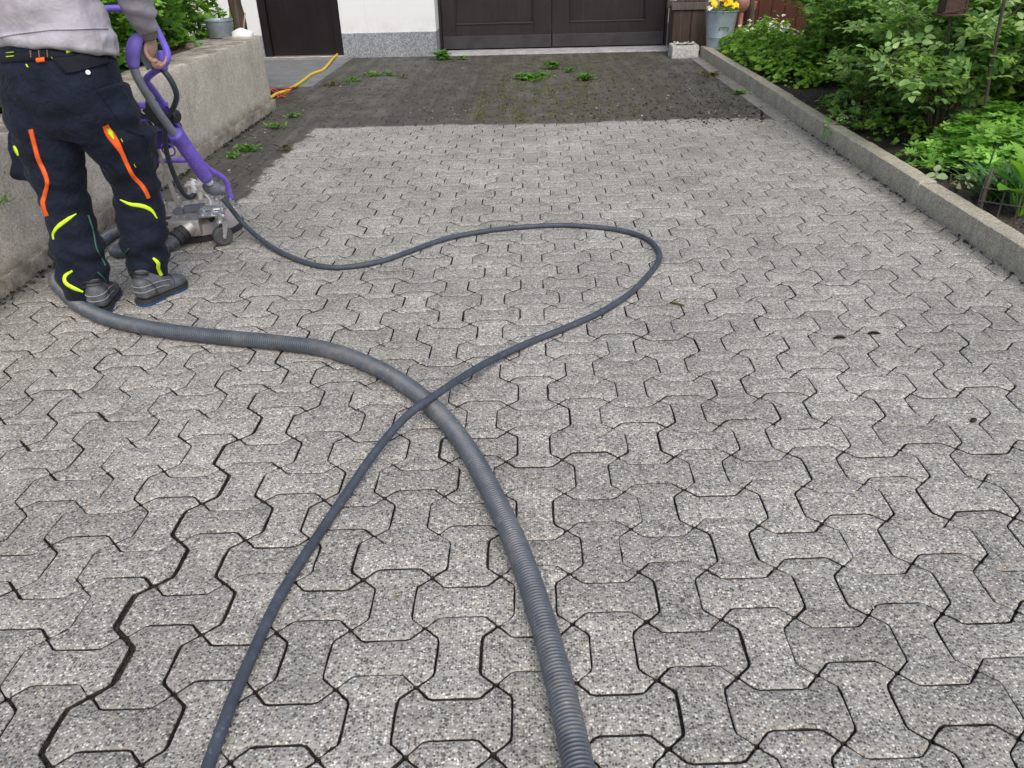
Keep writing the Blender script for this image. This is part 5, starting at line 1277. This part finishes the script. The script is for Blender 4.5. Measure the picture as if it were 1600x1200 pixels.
def bucket(c, r0, r1, h, label, name='zinc_bucket', hand=True):
    b_ = thing(name, c, label, 'bucket'); m = MB()
    m.lathe(c, [(r0, 0), (r0*.99, .006), (r0+(r1-r0)*.33, h*.33), (r0+(r1-r0)*.345+.004, h*.34), (r0+(r1-r0)*.36, h*.36), (r1, h*.96), (r1+.008, h*.97), (r1+.008, h), (r1-.004, h), (r1-.012, h*.86), (0, h*.85)], 40); m.part('body', M['zinc'], b_)
    if hand:
        for s in (-1, 1):
            p = Vector(c)+Vector((s*.03, -1, 0)).normalized()*0
        y = c[1]-(r0+(r1-r0)*.62)-.006; m = MB(); z = c[2]+h*.60
        m.tube([(c[0]-.055, y, z-.035), (c[0]-.055, y-.012, z), (c[0]+.055, y-.012, z), (c[0]+.055, y, z-.035)], .005, 8); m.part('handle', M['black'], b_)
    m = MB(); m.lathe((c[0], c[1], c[2]+h*.87), [(r1-.014, 0), (r1*.6, .012), (0, .02)], 24); m.part('soil', M['soil'], b_)
    return b_
bc = (2.44, 10.62, .09)
bk = bucket(bc, .150, .195, .46, 'zinc bucket planted with yellow pansies beside the wooden planter')
g_ = np.random.default_rng(9); pp = []
for k in range(22):
    a = g_.uniform(0, 6.28); r_ = .19*math.sqrt(g_.random()); pp.append(np.array([bc[0]+math.cos(a)*r_, bc[1]+math.sin(a)*r_, bc[2]+.50+.08*(1-(r_/.19)**2)+g_.normal(0, .012)]))
fl = MB()
florets('pansy', M['petal_y'], bk, pp, .042, 5, 34, .6)
florets('pansy', M['petal_w'], bk, [np.array([bc[0]-.19, bc[1]-.06, bc[2]+.49]), np.array([bc[0]-.17, bc[1]-.11, bc[2]+.48])], .036, 5, 35, .6)
n = 150; a = g_.uniform(0, 6.28, n); r_ = .19*np.sqrt(g_.random(n)); pos = np.column_stack([bc[0]+np.cos(a)*r_, bc[1]+np.sin(a)*r_, bc[2]+.43+.07*g_.random(n)])
leaves('foliage', M['leaf_rose'], bk, OV, pos, np.column_stack([np.cos(a), np.sin(a), g_.uniform(-.2, .8, n)]), np.column_stack([np.cos(a)*.3, np.sin(a)*.3, np.ones(n)]), g_.uniform(.03, .06, n))
# glazed ornament, pot and stake behind the bucket
oc = V(1160, 6, 11.0); og = thing('garden_ornament', (oc.x, 11.0, .09), 'shiny pinkish rounded garden ornament right of the flower bucket', 'ornament')
m = MB(); h_ = oc.z-.09
m.lathe((oc.x, 11.0, .09), [(.05, 0), (.055, .02), (.03, .06), (.028, h_-.10), (.05, h_-.08), (.085, h_-.03), (.095, h_+.03), (.08, h_+.08), (.05, h_+.12), (.0, h_+.14)], 28); m.part('body', M['pink'], og)
tp = V(1172, 9, 11.05); tg_ = thing('clay_pot', (tp.x+.05, 11.1, .09), 'small orange clay pot on a post behind the pink ornament', 'pot')
m = MB(); z_ = tp.z-.09; m.lathe((tp.x+.05, 11.1, .09), [(.03, 0), (.03, z_-.05), (.035, z_-.05), (.05, z_+.03), (.055, z_+.03), (.055, z_+.05), (.045, z_+.05), (.04, z_), (0, z_)], 24); m.part('body', M['terracotta'], tg_)
s0, s1 = G(1174, 50, .08), V(1178, -60, 10.6); s0 = V(1174, 40, 10.6)
m = MB(); m.tube(catmull([Vector((s0.x, 10.6, .05)), s0, s1], .08), .03, 10); m.top('stake', M['greywood'], (s0.x, 10.6, .08), 'grey wooden stake standing in the ground cover behind the white flowers', 'stake')
fb = thing('board_fence', (3.6, 11.2, 0), 'red brown upright board fence at the far right end of the bed', 'fence')
m = MB(); planks(m, 2.55, 5.6, 11.25, .05, 1.5, 18, .025); m.part('boards', M['redwood'], fb, False)
m = MB(); m.cbox((4.1, 11.28, .4), (3.0, .03, .08), .004); m.part('rail', M['redwood'], fb, False); m = MB(); m.cbox((4.1, 11.28, 1.2), (3.0, .03, .08), .004); m.part('rail', M['redwood'], fb, False)

# thin rods in the bed, one carrying a rusty lantern
r0, r1 = G(1463, 218, .06), V(1485, 24, 5.35)
rd = thing('lantern_rod', (r0.x, r0.y, .06), 'thin rod carrying a rusty square lantern above the rose bushes', 'garden lantern')
dv = (r1-r0); m = MB(); m.tube(catmull([r0, r0+dv*.5+Vector((.006, 0, 0)), r1], .1), .0085, 8); m.part('rod', M['rod'], rd)
m = MB(); m.cbox(r1+Vector((0, 0, .006)), (.175, .15, .012), .003); m.cbox(r1+Vector((0, 0, .245)), (.15, .13, .012), .003)
for sx in (-.06, .06):
    for sy in (-.05, .05): m.cbox(r1+Vector((sx, sy, .125)), (.012, .012, .23), .002)
m.cbox(r1+Vector((0, -.05, .125)), (.105, .004, .22), .001); m.cbox(r1+Vector((-.06, 0, .125)), (.004, .085, .22), .001); m.cbox(r1+Vector((.06, 0, .125)), (.004, .085, .22), .001)
m.lathe(r1+Vector((0, 0, .25)), [(.11, 0), (.06, .05), (.012, .07), (.012, .09), (0, .092)], 4); m.tube([r1+Vector((-.09, -.078, .02)), r1+Vector((.085, -.078, .05))], .004, 6); m.part('lantern', M['rust'], rd, False)
r0, r1 = G(1528, 244, .06), V(1575, -30, 4.85)
m = MB(); m.tube(catmull([r0, r0.lerp(r1, .5)+Vector((-.012, 0, 0)), r1], .1), .010, 8); m.top('plant_rod', M['rod'], (r0.x, r0.y, .06), 'bare thin brown rod standing in the light green cranesbill', 'rod')
# low wire border with hoops
wf = thing('wire_border', (2.75, 3.75, .08), 'low rusty wire border with round hoops in front of the hosta', 'wire border')
a0 = G(1537, 330, .085); m = MB()
y_ = a0.y; x_ = a0.x
for k in range(7):
    cx_, cy_ = x_+.15*k+.02, y_-.11*k*.9
    hp_ = [Vector((cx_-.04, cy_+.03, .04)), Vector((cx_-.04, cy_+.03, .22)), Vector((cx_-.02, cy_+.015, .265)), Vector((cx_+.02, cy_-.015, .265)), Vector((cx_+.04, cy_-.03, .22)), Vector((cx_+.04, cy_-.03, .04))]
    if k: m = MB()
    m.tube(catmull(hp_, .015), .0045, 7); m.part('hoop', M['rod'], wf)
for z in (.13, .20):
    m = MB(); m.tube(catmull([Vector((x_-.03, y_+.02, z+.005)), Vector((x_+.45, y_-.30, z)), Vector((x_+.98, y_-.62, z))], .05), .004, 7); m.part('rail_wire', M['rod'], wf)
m = MB(); c = Vector((x_-.01, y_+.02, .22)); m.tube([c-Vector((0, 0, .17)), c-Vector((0, 0, .02)), c+Vector((.004, 0, .06)), c+Vector((.006, 0, .09))], [.009, .011, .010, .004], 8); m.part('peg', M['greywood'], wf)
# wire mesh fence at the right edge
wm = thing('wire_mesh_fence', (3.9, 4.7, .07), 'thin wire mesh fence in front of the rough grass at the right edge', 'fence')
m = MB()
A0, A1 = Vector((3.62, 5.35, .1)), Vector((4.6, 3.4, .1)); k = 26
for i in range(-14, k):
    for sg in (1, -1):
        p = [];
        for q in range(2):
            t_ = (i+(q*14 if sg > 0 else 14-q*14))/k
            p.append((t_, q*.75))
        (ta, za), (tb, zb) = p
        def clip(t_, z_, t2, z2):
            if t_ < 0: z_ += (0-t_)/(t2-t_)*(z2-z_); t_ = 0
            if t_ > 1: z_ += (1-t_)/(t2-t_)*(z2-z_); t_ = 1
            return t_, z_
        if max(ta, tb) <= 0 or min(ta, tb) >= 1: continue
        a1 = clip(ta, za, tb, zb); b1 = clip(tb, zb, ta, za)
        m.tube([A0.lerp(A1, a1[0])+Vector((0, 0, a1[1])), A0.lerp(A1, b1[0])+Vector((0, 0, b1[1]))], .0022, 4, False)
m.part('mesh', M['rod'], wm, False)
for t_ in (0, .5, 1):
    p = A0.lerp(A1, t_); m = MB(); m.cyl(p-Vector((0, 0, .1)), p+Vector((0, 0, .82)), .013, 10); m.part('post', M['rod'], wm)
# raised bed: pot, debris, stones, trunk
pc = V(346, 56, 8.3)
zp = thing('zinc_pot', (pc.x, 8.3, .5), 'round zinc pot standing beyond the concrete wall under the leaves', 'pot')
m = MB(); zz = pc.z; m.lathe((pc.x, 8.3, zz-.01), [(.115, 0), (.118, .01), (.128, .14), (.136, .145), (.136, .16), (.126, .16), (.12, .12), (0, .115)], 36); m.part('body', M['zinc'], zp)
m = MB(); m.cbox((pc.x, 8.3, (zz-.01)/2), (.34, .34, zz-.025), .02); m.top('stone_block', M['brownstone'], (pc.x, 8.3, 0), 'brown stone block carrying the round zinc pot', 'stone')
tkb = V(377, 50, 8.7); tkt = V(377, -60, 8.7)
m = MB(); cv = catmull([Vector((tkb.x, 8.7, -.05)), Vector((tkb.x+.01, 8.7, .4)), Vector((tkb.x-.02, 8.72, 1.0)), Vector((tkb.x-.05, 8.75, 1.7))], .06); cv = [q+Vector((noise.noise(q*9)*.012, noise.noise(q*7+Vector((5, 0, 0)))*.012, 0)) for q in cv]
m.tube(cv, list(np.linspace(.075, .055, len(cv))), 14); m.top('old_trunk', M['oldwood'], (tkb.x, 8.7, 0), 'bare brown trunk stump beside the white strip of house wall', 'trunk')
m = MB(); st = V(384, 22, 8.5); m.tube([V(380, 52, 8.5), V(383, 20, 8.5)], .008, 6); m.top('dry_stick', plain('straw', (.45, .36, .2), .8), (st.x, 8.5, .5), 'pale dry stick leaning by the brown trunk', 'stick')
def stone(c, r, label, mat, seed, cat='stone', name='stone'):
    m = MB(); n_, k_ = 22, 14; c = Vector(c); vs = []
    m.ell((0, 0, 0), (1, 1, 1), n_, k_)
    m.v = [tuple(Vector((p[0]*r[0], p[1]*r[1], p[2]*r[2]))*(1+.22*noise.noise(Vector(p)*1.3+Vector((seed, 0, 0)))+.05*noise.noise(Vector(p)*5))+c) for p in m.v]
    m.top(name, M[mat], c, label, cat, smooth=True)
c_ = V(394, 48, 7.78); stone((-2.60, 7.66, .675), (.10, .065, .055), 'white stone lying on the end of the concrete wall', 'white', 1)
c_ = V(415, 112, 8.9); stone((-2.80, 8.5, .06), (.10, .09, .085), 'white rounded stone on the ground behind the wall end', 'white', 2)
c_ = V(8, 186, 3.6); stone((-2.66, 3.35, .70), (.13, .10, .075), 'brown rounded stone on the wall at the left picture edge', 'brownstone', 3)
m = MB(); q = V(312, 62, 7.0); rough_block(m, -2.98, -2.80, 6.5, 7.15, .57, .63, .08, .012, .015, 77); m.top('rotten_board', M['oldwood'], (-2.9, 6.8, .57), 'dark rotten board lying behind the wall top', 'board')
stone((-2.95, 7.3, .61), (.06, .06, .05), 'pinkish brown stone beside the rotten board', 'brownstone', 5)
